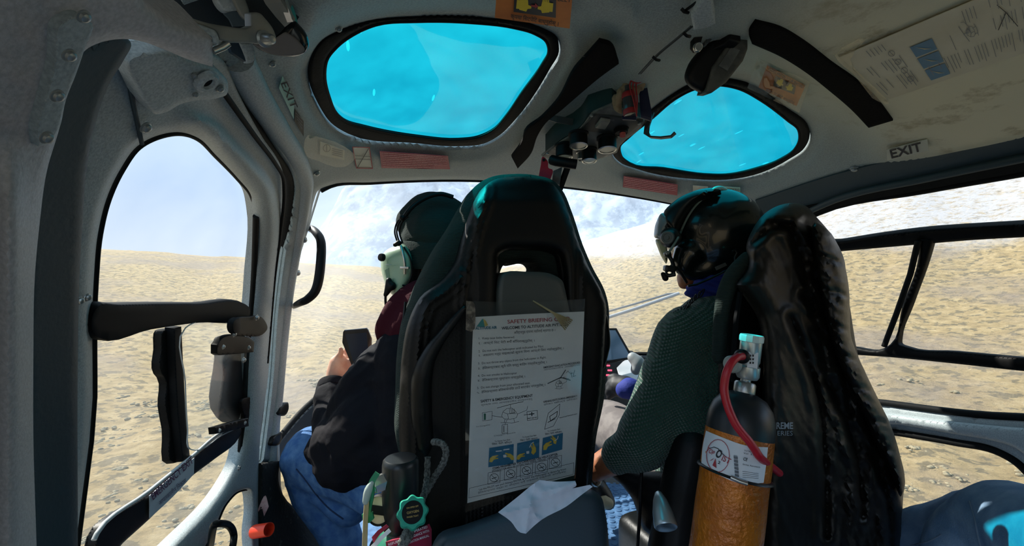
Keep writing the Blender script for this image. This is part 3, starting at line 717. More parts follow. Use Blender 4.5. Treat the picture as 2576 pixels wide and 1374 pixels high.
handle('door_handle', [(530,1372,.05), (536,1330,.09), (546,1318,.10), (575,1322,.10), (588,1345,.10), (584,1380,.10), (570,1420,.06)], 0, 0.006, door)

# ------------------------------------------------------------------ right door
door2 = empty('door_2', HULL.pts([2400], [1060], 0.0)[0], 'right cockpit door with black window bars beside the draped jacket', None, kind='structure')
D2 = [(1960,550,1),(1990,520),(2100,478),(2330,424),(2576,372),(3050,280,1),(3050,2400,1),(1960,2400,1)]
WR1 = spl([(2010,560),(2060,535),(2330,478),(2576,434),(2900,372,1),(2900,1080,1),(2576,1050),(2500,1046),(2230,1014),(2040,985)], 6)
WR2 = spl([(2050,1060),(2250,1088),(2400,1113),(2500,1133),(2560,1165),(2620,1240),(2640,1400),(2620,1700,1),(2020,1700,1)], 6)
sheet('door_panel', spl(D2, 6), HULL, PAINT, [WR1, WR2], off=0.03, grid=24, thick=0.02, parent=door2, lip=(16, 0.012))
for wp in (WR1, WR2):
    tube('window_seal', HULL.pts(wp[:, 0], wp[:, 1], 0.026), 0.010, RUB, door2, closed=True, seg=8)
    c0 = wp.mean(0); bigp = wp+(wp-c0)/np.linalg.norm(wp-c0, axis=1)[:, None]*12
    sheet('pane', bigp, HULL, G_CL, off=0.008, grid=80, thick=0.003, parent=door2)
sheet('door_rail', spl([(1990,548),(2100,505),(2330,450),(2576,400),(3000,318,1),(3000,352,1),(2576,432),(2330,477),(2060,536),(2000,560)], 5), HULL, RUB, off=0.045, grid=24, thick=0.01, parent=door2)
sheet('door_recess', spl([(1900,505,1),(2100,440),(2330,385),(2576,335),(3050,240,1),(3050,330,1),(2576,412),(2330,462),(2100,512),(1985,556,1),(1920,560,1)], 5), HULL, DARKP, off=0.04, grid=24, thick=0.01, parent=door2)
gr_ = spl([(1985,556),(2100,503),(2330,449),(2576,397),(3000,312)], 6, False); tube('rail_bead', HULL.pts(gr_[:, 0], gr_[:, 1], 0.045), 0.010, DARKP, door2, seg=12)
def rbar(nm, o_, off=0.045, th=0.018, lip=(7, .006), holes=()):
    return sheet(nm, spl(o_, 5), HULL, LATM, holes, off=off, grid=22, thick=th, parent=door2, lip=lip)
rbar('window_bar', [(2000,622),(2110,608),(2200,594),(2330,578),(2450,570),(2576,563),(2900,545,1),(2900,580,1),(2576,597),(2450,604),(2350,612),(2200,625),(2110,633),(2000,645)])
rbar('window_bar', [(2312,600,1),(2350,600,1),(2335,650),(2290,770),(2262,850),(2262,865),(2280,873),(2400,884),(2576,900),(2900,928,1),(2900,960,1),(2576,934),(2400,915),(2240,899),(2140,892),(2000,880),(2000,862),(2140,872),(2222,877),(2240,866),(2270,770),(2310,650)], 0.048)
tube('glass_run', HULL.pts(np.array([2310, 2290, 2255, 2232, 2224]), np.array([606, 690, 790, 850, 872]), 0.052), 0.007, RUB, door2)
# folded grey ledge under the window
sheet('door_ledge', spl([(2030,1010),(2232,1040),(2400,1062),(2500,1072),(2576,1078),(2900,1100,1),(2900,1210,1),(2640,1200),(2600,1165),(2555,1128),(2500,1110),(2400,1092),(2262,1068),(2030,1035)], 5), HULL, PAINT, off=0.055, grid=20, thick=0.02, parent=door2, lip=(10, .01))

# ------------------------------------------------------------------ floor
def build_floor():
    FM = mat('blue_grey_studded_mat', col(84, 120, 160), 0.4, c2=col(62, 94, 132), vs=30)
    V = [(-.2, 0.1, .3), (1.4, 0.1, .3), (1.4, 1.72, .3), (0.9, 1.9, .3), (0.3, 1.9, .3), (-.2, 1.72, .3)]; F = [(0, 1, 2, 3, 4, 5)]
    raw = [(V, F)]
    for i in range(26):
        for j in range(30):
            x = 0.70+i*0.034+(0.017 if j % 2 else 0); y = 0.95+j*0.030
            raw.append(lathe([(0.0125, 0), (0.0120, .0022), (0.0100, .0030), (0.00001, .0030)], (x, y, .3), (0, 0, 1), 12, raw=True))
    v, f = joinraw(raw); o = mk('floor', v, f, FM, sharp=40); o['kind'] = 'structure'
    v = [(-.3, -.94, .299), (1.5, -.94, .299), (1.5, .12, .299), (-.3, .12, .299)]; o = mk('floor', v, [(0, 1, 2, 3)], CARP); o['kind'] = 'structure'
build_floor()
# ------------------------------------------------------------------ stickers and cards on the ceiling
c5 = lambda L: cA(L, 1800, 0, 2.454)
ORNG = mat('orange_sticker', col(205, 120, 45), 0.45, c2=col(180, 98, 32), vs=15)
def plate(name, quad, surf, off, m, lab, cat, thick=0.0008, kind=None, group=None):
    q = [tuple(p)+(1,) for p in quad]; o = sheet(name, spl(q, 5), surf, m, off=off, grid=18, thick=thick)
    return tagp(o, lab, cat, group, kind)
def hoff(pts_, dx=0):   # offset that clears the ceiling relief at these pixels
    Q = np.array(pts_, float)[:, :2]; return 0.035+float(ceil_relief(Q[:, 0], Q[:, 1], 0*Q[:, 0]).max())+0.003
Q1 = [(1250,-22),(1442,-28),(1433,72),(1245,45)]; of = hoff(Q1)+.002
s1 = plate('seatbelt_sticker', Q1, HULL, of, ORNG, 'large orange fasten seatbelt sticker above the left roof window', 'sticker', .001)
marks('picture_panel', [ppoly([(1294,-14),(1399,-6),(1398,45),(1292,30)], HULL, of+.0012)], NAVY, s1)
def hands(c, s, ang, surf, off):
    r = []; ca, sa = math.cos(ang), math.sin(ang)
    T = lambda p: (c[0]+s*(p[0]*ca-p[1]*sa), c[1]+s*(p[0]*sa+p[1]*ca))
    for sg in (-1, 1):
        X = lambda L: [T((sg*p[0], p[1])) for p in (L if sg > 0 else L[::-1])]
        r.append(ppoly(X([(.95,-.30),(1.15,-.30),(1.15,.25),(.95,.25)]), surf, off))
        r.append(ppoly(X([(.45,-.35),(.95,-.32),(.95,.30),(.50,.38),(.38,.1)]), surf, off))
        for k in range(4): r.append(ppoly(X([(.46+.11*k,-.62+.06*abs(k-1.5)),(.55+.11*k,-.62+.06*abs(k-1.5)),(.55+.11*k,-.2),(.46+.11*k,-.2)]), surf, off))
        r.append(ppoly(X([(.20,.0),(.42,-.05),(.42,.2),(.20,.16)]), surf, off))
    return r
marks('hand_picture', hands((1345,16), 40, .09, HULL, of+.0020), YEL, s1)
marks('arrow', [ppoly([(1336,12),(1346,13),(1346,8),(1355,16),(1345,22),(1346,18),(1336,17)], HULL, of+.0026)], INKR, s1)
marks_each('lettering', [ptext('कृपया सिटपेटि बाध्नुहोस् ।', (1284,45), (1404,65), 10, HULL, of+.0014, .012), ptext('FASTEN YOUR SEATBELT', (1262,-12), (1436,6), 9, HULL, of+.0030, .01)], INK, s1)
Q2 = [(1930,165),(2026,216),(2004,267),(1908,220)]; of = hoff(Q2)+.002
s2 = plate('seatbelt_sticker', Q2, HULL, of, ORNG, 'small orange seatbelt sticker taped right of the right roof window', 'sticker', .001)
marks('picture_panel', [ppoly([(1951,190),(2002,216),(1998,238),(1945,216)], HULL, of+.0012)], NAVY, s2)
marks('hand_picture', hands((1974,215), 19, .48, HULL, of+.002), YEL, s2)
marks_each('lettering', [ptext('PLEASE FASTEN YOUR SEATBELT', (1933,176), (2022,224), 7, HULL, of+.0014, .01), ptext('कृपया सिटपेटि बाध्नुहोस्', (1925,229), (1998,264), 7, HULL, of+.0014)], INK, s2)
sheet('clear_tape', spl([(1906,146,1),(2038,206,1),(2010,284,1),(1880,222,1)], 3), HULL, TAPE, off=of+.004, grid=10, thick=.0004, parent=s2, relief=lambda x, y, d: 0.003*np.abs(nz(x, y, 12)))
# big creased card on the right ceiling
Q3 = [(2114,143),(2700,-105),(2700,92),(2228,253)]; of = hoff(Q3)+.002
CARD = mat('yellowed_paper', col(200, 196, 180), 0.5, c2=col(178, 172, 150), vs=10, vc=(.3, .75))
s3 = plate('ceiling_card', Q3, HULL, of, CARD, 'long creased briefing card taped flat to the right ceiling', 'card', .001)
def q3(u, v):
    A, B, C, D = [np.array(p, float) for p in Q3]; return tuple((A*(1-u)+B*u)*(1-v)+(D*(1-u)+C*u)*v)
rn = random.Random(4); ln = []
for u in [i/60+.03 for i in range(57)]:
    if .20 < u < .26: n_l = len(ln); continue
    segs = [(.08, .30), (.36, .62), (.66, .93)]
    for a, b in segs:
        if rn.random() < .35: continue
        if .24 < u < .42 and a < .5: continue
        if .46 < u < .62 and .3 < a < .6: continue
        e = b-rn.random()*.12; ln.append(pline([q3(u, a), q3(u, e)], HULL, of+.0014, 1.5))
marks('printed_lines', ln[:n_l], INKB, s3); marks('printed_lines', ln[n_l:], INKB, s3)
bl = []
for k in range(3):
    a = .30+.22*k; bl.append(ppoly([q3(.255,a),q3(.255,a+.19),q3(.355,a+.19),q3(.355,a)][::-1], HULL, of+.0014))
marks('picture_panel', bl, BLUEP, s3)
hh = []
for k in range(3):
    a = .33+.22*k; hh += [ppoly([q3(.275+.01*i, a+.03*i) for i in range(4)]+[q3(.335-.012*i, a+.12-.02*i) for i in range(3)], HULL, of+.002)]
marks('hand_picture', hh, mat('faded_hand_print', col(170, 170, 140), .6), s3)
ic = []
for k in range(4):
    c = q3(.175, .28+.17*k); ic.append(pline(circ(c[0], c[1], 8, 7), HULL, of+.0014, 1.3, True)); ic.append(pline([(c[0]-5,c[1]-5),(c[0]+5,c[1]+5)], HULL, of+.0014, 1.3))
def heli(f, s, surf, off, wpx):
    """line drawing of a small helicopter; f maps unit coordinates to pixels"""
    r = []
    body = [(-.5,.1),(-.42,-.12),(-.2,-.28),(.1,-.30),(.3,-.15),(.42,.02),(.35,.18),(0,.26),(-.35,.24)]
    r.append(pline([f(*p) for p in body], surf, off, wpx, True))
    r.append(pline([f(*p) for p in [(-.42,-.1),(-.15,.0),(-.1,.25)]], surf, off, wpx)); r.append(pline([f(*p) for p in [(-.15,0),(.3,-.1)]], surf, off, wpx))
    for k in range(4): r.append(pline([f(*p) for p in [(-.05+.09*k,-.26),(-.02+.09*k,-.02),(.04+.09*k,-.02)]], surf, off, wpx))
    r.append(pline([f(*p) for p in [(-.75,-.30),(.0,-.48),(.75,-.62)]], surf, off, wpx*1.3)); r.append(pline([f(*p) for p in [(0,-.48),(.02,-.3)]], surf, off, wpx))
    r.append(pline([f(*p) for p in [(-.55,.42),(.1,.45),(.5,.36)]], surf, off, wpx)); r.append(pline([f(*p) for p in [(-.3,.24),(-.35,.43)]], surf, off, wpx)); r.append(pline([f(*p) for p in [(.2,.22),(.25,.42)]], surf, off, wpx))
    r.append(pline([f(*p) for p in [(.4,.0),(.95,-.2),(1.0,-.4)]], surf, off, wpx))
    return r
marks('icon_row', ic, INKB, s3); ic = heli(lambda x, y: q3(.52+.055*y*1.2, .42-.18*x), 1, HULL, of+.0014, 1.3)
marks('line_drawing', ic, INKB, s3)
marks('crosslines', [pline([q3(.64,.55),q3(.69,.35),q3(.73,.6)], HULL, of+.0014, 2), pline([q3(.66,.2),q3(.69,.35)], HULL, of+.0014, 2)], INK, s3)
sheet('clear_tape', spl([(2100,140),(2180,95),(2140,150),(2200,220),(2236,262),(2222,262),(2150,190)], 3), HULL, TAPE, off=of+.004, grid=9, thick=.0004, parent=s3, relief=lambda x, y, d: 0.002*nz(x, y, 12))
# exit signs
SIGN = mat('pale_sign', col(178, 180, 168), .5)
Q = [(2230,377),(2333,350),(2336,379),(2232,404)]; of = hoff(Q)
x1 = plate('exit_sign', Q, HULL, of, SIGN, 'beige EXIT sign above the right cockpit door', 'sign'); marks('lettering', [ptext('EXIT', (2243,399), (2321,379), 22, HULL, of+.0014, .02)], INK, x1)
Q = [(711,192),(740,250),(739,300),(702,222)]; of = hoff(Q)
TEALS = mat('teal_tinted_sign', col(150, 196, 184), .5)  # teal light on the left EXIT sign is put into this colour
x2 = plate('exit_sign', Q, HULL, of, TEALS, 'EXIT sign running down the left post, teal light in its colour', 'sign'); marks('lettering', [ptext('EXIT', (706,210), (734,275), 17, HULL, of+.0014, .01, up=(.75,-.25))], INK, x2)
Q = [(742,274),(764,305),(764,344),(741,306)]; of = hoff(Q)
x3 = plate('notice_label', Q, HULL, of, BLK, 'small black notice label below the left EXIT sign', 'label'); marks('printed_lines', [pline([(744+2*k,284+8*k),(760,300+8*k)], HULL, of+.0014, 1.2) for k in range(4)], INKB, x3)
Q = [(806,356),(867,378),(866,403),(805,389)]; of = hoff(Q)
x4 = plate('notice_label', Q, HULL, of, SIGN, 'creased white label taped below the left roof window', 'label')
marks('printed_lines', [pline(circ(822,373,9,9), HULL, of+.0014, 1.3, True), pline([(822,365),(822,380)], HULL, of+.0014, 1.5)]+[pline([(836,372+5*k+2),(862,380+5*k)], HULL, of+.0014, 1.5) for k in range(4)], INK, x4)
sheet('clear_tape', spl([(775,340),(800,345),(868,370),(895,395),(868,420),(800,405),(770,392)], 3), HULL, TAPE, off=of+.004, grid=9, thick=.0004, parent=x4, relief=lambda x, y, d: 0.002*nz(x, y, 12))
Q = [(887,370),(929,371),(937,424),(897,423)]; of = hoff(Q)
x5 = plate('notice_label', Q, HULL, of, SIGN, 'white label with a red border and a diagonal stroke', 'label')
marks('border', [pline(Q, HULL, of+.0012, 2, True)], INKR, x5); marks('stroke', [pline([(899,422),(927,374)], HULL, of+.0016, 1.6), pline([(893,392),(931,394)], HULL, of+.0016, 1), pline([(894,400),(932,402)], HULL, of+.0016, 1)], INK, x5)
REDP = mat('crimson_placard', col(150, 30, 55), .5)
def redplac(Q, rows, lab):
    of = hoff(Q); o = plate('placard', Q, HULL, of, REDP, lab, 'placard'); A, B, C, D = [np.array(p, float) for p in Q]; r = random.Random(len(lab)); L = []
    for k in range(rows):
        v = (k+.8)/(rows+.6); a = A*(1-v)+D*v; b = B*(1-v)+C*v; u = .03; e = .97 if k < rows-2 else .78
        while u < e:
            w_ = r.uniform(.02, .07); L.append(pline([a*(1-u)+b*u, a*(1-min(u+w_, e))+b*min(u+w_, e)], HULL, of+.0012, 1.3)); u += w_+.012
    marks('printed_lines', L, mat('pink_print', col(205, 140, 150), .6), o)
redplac([(955,381),(1127,393),(1132,426),(960,423)], 8, 'long crimson placard of fine white print below the left roof window')
redplac([(1569,443),(1705,465),(1704,492),(1567,471)], 6, 'crimson placard of fine print over the windshield on the right, left of the helmet')
Q = [(1743,467),(1781,470),(1781,491),(1743,487)]; x6 = plate('notice_label', Q, HULL, hoff(Q), SIGN, 'plain white label just above the pilot helmet', 'label')
Q = [(1812,469),(1862,472),(1862,489),(1812,485)]; x7 = plate('notice_label', Q, HULL, hoff(Q), TEALS, 'pale green NO SMOKING label right of the pilot helmet top', 'label')
marks('lettering', [ptext('NO SMOKING', (1815,479), (1860,481), 6, HULL, hoff(Q)+.0014), ptext('धूम्रपान', (1826,487), (1852,488), 4, HULL, hoff(Q)+.0014)], INK, x7)
for p in ((685,160), (797,435), (852,72), (2150,424), (770,440)): 
    o = bolt(p[0], p[1], hoff([p])-.002, 6, ceiling, 'screw')
# black felt strips
def strip(L, off, lab, surf=HULL, thick=.006):
    o = sheet('edging_strip', spl(L, 5), surf, MBLK, off=off, grid=14, thick=thick, lip=(4, .002)); return tagp(o, lab, 'strip')
strip(c5([(245,133,1),(400,175),(550,262),(720,392),(880,505),(1000,618),(1095,745,1),(945,790,1),(840,680),(700,560),(560,450),(400,350),(225,272,1),(205,200)]), .035+.032+.006, 'broad black felt strip curving along the right of the ceiling')
c4 = lambda L: cA(L, 1250, 0, 2.863)
strip(c4([(740,300,1),(820,325),(878,460,1),(740,560),(620,660),(470,790),(350,890),(290,985),(250,1100),(150,1215,1),(105,1130,1),(185,1010),(200,950),(320,850),(440,720),(560,500),(650,400)]), .035+.032+.004, 'black felt strip running between the two roof windows')
# ------------------------------------------------------------------ overhead switch panel
pc = W(1490, 345, 0.95); PN = Vector((-.04, -.08, -1)).normalized()
OP = Pl(pc, PN)
panel = empty('overhead_switch_panel', pc, 'grey overhead switch panel with four black lamps between the roof windows', 'switch panel')
GP_ = mat('worn_grey_panel', col(96, 100, 98), .5, c2=col(70, 74, 74), vs=40, bump=.15, bs=300)
pl_ = [(1362,392,1),(1395,366),(1460,322),(1488,285,1),(1540,262,1),(1622,306,1),(1612,322),(1560,366),(1552,384,1),(1500,402),(1440,402),(1366,398,1)]
sheet('face_plate', spl(pl_, 3), OP, GP_, off=0, grid=22, thick=.004, parent=panel, lip=(4, .002))
sheet('housing', spl([(1372,388,1),(1395,362),(1462,316),(1480,285,1),(1540,264,1),(1612,306,1),(1560,360),(1545,380,1),(1440,396,1)], 3), OP, mat('dark_teal_housing', col(20, 48, 50), .6), off=-.004, grid=30, thick=.07, parent=panel)
sheet('switch_plate', spl([(1462,324,1),(1496,288,1),(1540,292),(1618,304,1),(1575,346,1),(1520,336),(1466,328,1)], 3), OP, mat('black_switch_plate', col(34, 38, 38), .5), off=.003, grid=30, thick=.004, parent=panel, lip=(3, .001))
def pcyl(nm, px, py, r, h, m, parent, off=0, surf=OP, n=PN, prof=None, rim=None):
    p = Vector(surf.pts([px], [py], off)[0]); k = r*(p-Vector(CAM)).length/FPX
    return lathe(prof(k) if prof else [(k*1.15, 0), (k*1.15, h*.12), (k, h*.2), (k, h*.97), (k*.9, h), (k*.82, h*.9), (0.0001, h*.88)], p, n, 26, name=nm, mat=m, parent=parent), p, k
LENS = mat('milky_lens', col(215, 222, 215), .25)
for (x, y, r, ln_) in ((1455,336,21,0), (1419,366,20,1), (1527,346,21,2), (1482,376,17,1)):
    o, p, k = pcyl('lamp', x, y, r, .030, BLK, panel, .001)
    if ln_ == 1: lathe([(k*.84, .0295), (k*.6, .032), (.0001, .033)], p, PN, 22, name='lens', mat=LENS, parent=panel)
    else: lathe([(k*.84, .028), (.0001, .028)], p, PN, 22, name='lens', mat=NAVY, parent=panel)
    lathe([(k*1.0, .0295), (k*1.03, .0305), (k*.86, .0315), (k*.85, .030)], p, PN, 26, name='lamp_rim', mat=STEEL, parent=panel)
pcyl('silver_knob', 1462, 383, 10, .02, STEEL, panel, .001)
sheet('rocker_switch', spl([(1497,322,1),(1512,302,1),(1535,306,1),(1522,326,1)], 2), OP, mat('rocker', col(110, 112, 108), .4), off=.010, grid=30, thick=.008, parent=panel, lip=(3, .003))
pcyl('knob_base', 1563, 325, 15, .010, BLK, panel, .003); pcyl('red_knob_cap', 1566, 326, 7, .016, mat('dull_red', col(190, 90, 84), .5), panel, .003)
for p in ((1488,290), (1608,310), (1378,386), (1545,372)): pcyl('screw', p[0], p[1], 3.5, .003, BOLT, panel, .002)
marks('lettering', [ptext('LANDING LT', (1516,300), (1545,305), 4, OP, .0045)], INKB, panel)
BRK = mat('bracket_grey', col(60, 66, 68), .5)
def flatbar(nm, pts, w_, m, parent, n):
    """flat metal strip through points"""
    P = [Vector(p) for p in pts]; V = []; F = []; n = Vector(n).normalized()
    for i, p in enumerate(P):
        t = (P[min(i+1, len(P)-1)]-P[max(i-1, 0)]).normalized(); s = t.cross(n).normalized(); q = s.cross(t).normalized()*.0018
        V += [p+s*w_-q, p-s*w_-q, p-s*w_+q, p+s*w_+q]
    for i in range(len(P)-1):
        for k in range(4): l = (k+1) % 4; a = 4*i; F.append((a+k, a+l, a+4+l, a+4+k))
    F.append((3, 2, 1, 0)); b = 4*(len(P)-1); F.append((b, b+1, b+2, b+3))
    return mk(nm, V, F, m, parent, smooth=False)
flatbar('bracket_arm', [W(1380,282,.93), W(1386,296,.93), W(1400,300,.93), W(1470,312,.95)], .0075, BRK, panel, cF)
flatbar('bracket_arm', [W(1640,285,.94), W(1628,318,.93), W(1626,335,.92), W(1636,345,.91), W(1662,347,.90), W(1688,344,.89), W(1699,334,.885)], .006, BRK, panel, cU)
pcyl('mount_tube', 1420, 402, 0, .01, BLK, panel) if False else tube('mount_tube', [W(1388,402,.99), W(1400,406,.98), W(1450,414,.98)], .012, BLK, panel)
# red strap and rod below it
rs = empty('red_pull_tab', W(1370,420,1.02), 'red fabric pull tab hanging below the overhead switch panel', 'strap')
REDF = mat('red_fabric', col(190, 24, 48), .7, bump=.2, bs=300)
SP1 = facing(1375, 425, 1.02)
sheet('strap', spl(c4([(330,1128),(368,1165),(372,1210),(400,1222),(385,1292,1),(300,1275,1),(316,1190)]), 4), SP1, REDF, grid=12, thick=.004, parent=rs, relief=lambda x, y, d: .004*np.sin(y/7))
lathe([(.0035, 0), (.0035, .003), (.0001, .003)], SP1.pts([1368], [403], .006)[0], -cF, 12, name='eyelet', mat=BLK, parent=rs)
rd = empty('compass_mount', W(1415,450,1.06), 'black mounting rod with a grey block behind the seat top', 'bracket')
tube('rod', [W(1428,420,1.05), W(1408,476,1.07)], .0085, BLK, rd, seg=4); sheet('block', spl([(1392,430,1),(1414,420,1),(1408,465,1),(1388,460,1)], 2), facing(1400,440,1.05), GP_, grid=30, thick=.02, parent=rd)
# things hanging from the roof: small extinguisher bottle in cloth, holder
hb = empty('hanging_bottle', W(1585,245,.79), 'small clear red topped bottle wrapped in beige cloth hanging by the panel', 'bottle')
REDG = mat('red_cord', col(150, 34, 38), .5); CLOTH = mat('beige_rag', col(140, 122, 98), .95, bump=.6, bs=120)
ax_ = (W(1585,285,.79)-W(1580,235,.79)).normalized(); k = .79/FPX
lathe([(.0001,0),(k*15,.001),(k*16,.004),(k*16,.030),(k*15,.040),(k*13,.046),(k*8,.050),(k*7,.058)], W(1586,291,.79), -ax_, 24, name='bottle_body', mat=mat('dark_liquid_glass', col(58, 62, 66), .15), parent=hb)
lathe([(k*16.6,.002),(k*17,.004),(k*17,.010),(k*16.4,.012)], W(1586,291,.79), -ax_, 24, name='red_band', mat=REDG, parent=hb)
lathe([(k*16.6,.034),(k*17,.036),(k*16,.043),(k*14,.045)], W(1586,291,.79), -ax_, 24, name='red_collar', mat=REDG, parent=hb)
fuse('rag', [limb([(W(1572,225,.80), .010), (W(1560,240,.80), .009), (W(1556,262,.81), .007)]), limb([(W(1575,205,.80), .008), (W(1590,190,.80), .010), (W(1612,200,.79), .009), (W(1615,220,.79), .006)]), limb([(W(1545,245,.81), .006), (W(1552,270,.81), .007), (W(1562,282,.81), .004)]), limb([(W(1575,205,.80), .009), (W(1585,225,.80), .010), (W(1600,228,.80), .008)])], CLOTH, .0025, 3, hb, fn=lambda c, n: n*.003*noise.noise(c*140))
rc = []
for s_ in (-1, 0, 1): rc.append(tube('x', curve3([W(1600+6*s_,190,.78), W(1592+8*s_,215,.775), W(1598+5*s_,250,.77), W(1602,285-8*s_,.77)], 6), .0014, None, raw=True, seg=6))
v, f = joinraw(rc); mk('red_cord', v, f, REDG, hb)
tube('red_ring', [W(1602+16*math.cos(t), 196+13*math.sin(t), .775) for t in np.linspace(0, 6.28, 22, endpoint=False)], .0014, REDG, hb, closed=True, seg=6)
sheet('holder', spl([(1607,222,1),(1628,219,1),(1640,285,1),(1638,300,1),(1612,292,1)], 2), facing(1620,260,.81), mat('dark_blue_holder', col(20, 28, 60), .5), grid=30, thick=.012, parent=hb, lip=(3, .001))
sheet('holder_back', spl([(1564,292,1),(1566,300,1),(1600,302,1),(1602,285,1)], 2), facing(1580,295,.80), mat('dark_blue_holder', col(20, 28, 60), .5), grid=30, thick=.004, parent=hb)
# hinged wire on clips along the ceiling
wr = empty('ceiling_wire', W(1670,130,.78), 'thin wire clipped along the ceiling from the hanging bottle upward', 'wire')
def hp(px, py, o): return Vector(HULL.pts([px], [py], o)[0])
for dx in (0, 5): tube('wire', curve3([hp(1607+dx,186,.078), hp(1650+dx,140,.08), hp(1700+dx,98,.082), hp(1738+dx,66,.084)], 6), .0012, BRK, wr, seg=6)
for p in ((1650,148), (1727,88), (1722,28)): tube('clip', [hp(p[0]-8, p[1]-6, .085), hp(p[0], p[1]+2, .09), hp(p[0]+9, p[1]+4, .086)], .0022, BLK, wr, seg=6)
tube('stay', [hp(1722,28,.086), hp(1760,0,.09), hp(1790,-20,.09)], .002, BLK, wr, seg=6)
o = sheet('access_panel', spl([(1738,40,1),(1760,6,1),(1782,-14),(1800,60,1),(1775,70),(1745,75,1)], 3), HULL, PAINT, off=.10, grid=20, thick=.02, lip=(8, .005)); tagp(o, 'raised grey hatch on the ceiling behind the black handset', 'hatch')
# black handset hanging in its cradle
hs = empty('intercom_handset', W(1800,150,.66), 'black handset hanging in a toothed cradle from the ceiling', 'handset')
HP = Pl(W(1800,150,.66), (-.25, -.75, -.25))
bo = spl([(1722,198),(1727,172),(1763,122),(1800,86),(1826,66),(1848,66),(1860,80),(1850,120),(1790,212),(1772,234),(1745,226),(1728,212)], 5)
puff('handset_body', bo, HP, BLK, .016, .025, 22, 8, hs)
sheet('handset_face', spl([(1790,170,1),(1845,92,1),(1880,100,1),(1880,124),(1826,208,1),(1790,234,1),(1774,233,1)], 3), HP, mat('grey_handset_face', col(72, 74, 70), .5, c2=col(50, 52, 50), vs=60), off=.019, grid=20, thick=.03, parent=hs, lip=(5, .004))
sheet('face_label', spl([(1808,165,1),(1840,118,1),(1862,126,1),(1830,178,1)], 2), HP, GP_, off=.0205, grid=30, thick=.002, parent=hs)
sheet('cradle', spl([(1746,84,1),(1770,72,1),(1798,62,1),(1806,72,1),(1770,88),(1762,112,1),(1766,124,1),(1752,128,1),(1744,118,1)], 3), HP, BLK, off=.03, grid=20, thick=.012, parent=hs, lip=(3, .002))
v, f = joinraw([box(HP.pts([1772+5.5*i], [112-6*i], .018)[0], (.0035, .006, .006), frame(PN, (.7, 0, .7)), .0006, raw=True) for i in range(7)]); mk('teeth', v, f, GP_, hs, sharp=30)
pcyl('pivot_screw', 1754, 120, 8, .006, STEEL, hs, .036, HP, Vector(HP.n))
pcyl('wing_nut', 1812, 74, 6, .01, STEEL, hs, .024, HP, Vector(HP.n))
fuse('clamp', [box(HP.pts([1850], [62], .012)[0], (.035, .022, .03), frame(PN, (1, .4, .3)), .004, raw=True), box(HP.pts([1838], [92], .022)[0], (.022, .018, .028), frame(PN, (1, 0, .8)), .003, raw=True), box(HP.pts([1872], [76], .006)[0], (.022, .02, .025), frame(PN, (1, .8, 0)), .003, raw=True), box(HP.pts([1815], [112], .018)[0], (.012, .03, .012), frame(PN, (1, .5, .8)), .002, raw=True)], BLK, .0016, 2, hs)
tube('cable', curve3([W(1850,70,.65), W(1868,45,.63), W(1886,22,.61), W(1898,-10,.59), W(1900,-60,.57)], 6), .005, BLK, hs)
tube('cable', curve3([W(1845,55,.66), W(1835,30,.66), W(1815,10,.67), W(1800,-30,.68)], 6), .0025, BLK, hs)
# ------------------------------------------------------------------ sliding door arm and belt reel at the top left
dm = empty('door_arm', W(610,90,.325), 'grey curved door arm with a bolted end at the upper left', 'door mechanism')
ARM = mat('worn_cream_metal', col(132, 134, 128), .45, c2=col(112, 114, 108), vs=30)
AP = Pl(W(600, 80, .325), (.55, -.75, -.35))
def d2(L): return cA(L, 420, 0, 5.285)
sheet('arm', spl(d2([(-250,-160),(0,40),(100,150),(300,230),(560,310),(800,350),(950,372),(1060,370),(1118,345,1),(1112,180,1),(1150,165),(1240,180),(1300,240),(1440,460),(1448,500),(1400,545),(1340,580),(1150,572),(960,560),(820,556),(690,530,1),(660,430),(560,375),(300,290),(80,200),(-260,-60)]), 5), AP, ARM, off=0, grid=12, thick=.012, parent=dm, lip=(5, .003))
sheet('arm_cover', spl(d2([(-340,-60),(0,150),(300,280),(560,372),(640,410),(690,520),(692,590,1),(610,560,1),(590,490),(520,460),(300,390),(0,250),(-340,90)]), 5), AP, PAINT, off=.006, grid=12, thick=.01, parent=dm, lip=(5, .003))
tube('pin', [AP.pts([536], [128], -.004)[0], AP.pts([560], [118], -.004)[0], AP.pts([574], [108], -.004)[0]], .0028, STEEL, dm)
p = Vector(AP.pts([664], [98], .0)[0]); k = .33/FPX
lathe([(k*20,0),(k*20,.002),(k*14,.003),(k*14,.006),(k*12,.008),(k*12,.013),(k*8,.016),(.0001,.0165)], p, AP.n*(1 if (CAM-AP.p)@AP.n > 0 else -1), 6*4, name='hex_bolt', mat=BOLT, parent=dm)
ht = empty('roof_lever', W(720,60,.38), 'dark glossy lever with a grey underside hanging at the upper left', 'lever')
BP_ = Pl(W(700, 90, .385), (.1, -.8, -.6))
puff('lever_grip', spl(d2([(1130,560),(1240,560),(1400,520),(1500,440),(1640,300),(1700,280),(1760,330),(1880,520),(1888,600),(1850,690),(1750,740),(1550,748),(1350,710),(1200,640)]), 5), BP_, mat('glossy_black', col(14, 20, 22), .2), .007, .018, 26, 7, ht)
sheet('grip_pad', spl(d2([(1150,590),(1300,600),(1500,470),(1580,430),(1640,460),(1780,580),(1830,670),(1800,710),(1700,736),(1550,742),(1350,704),(1220,640)]), 5), BP_, mat('grey_pad', col(108, 104, 102), .7), off=.0085, grid=8, thick=.002, parent=ht, lip=(5, .004))
flatbar('lever_bar', [W(668,-40,.35), W(690,5,.36), W(712,35,.37), W(730,58,.375)], .008, ARM, ht, -cU)
flatbar('lever_bar', [W(690,-40,.352), W(712,0,.362), W(733,55,.372)], .003, STEEL, ht, -cU)
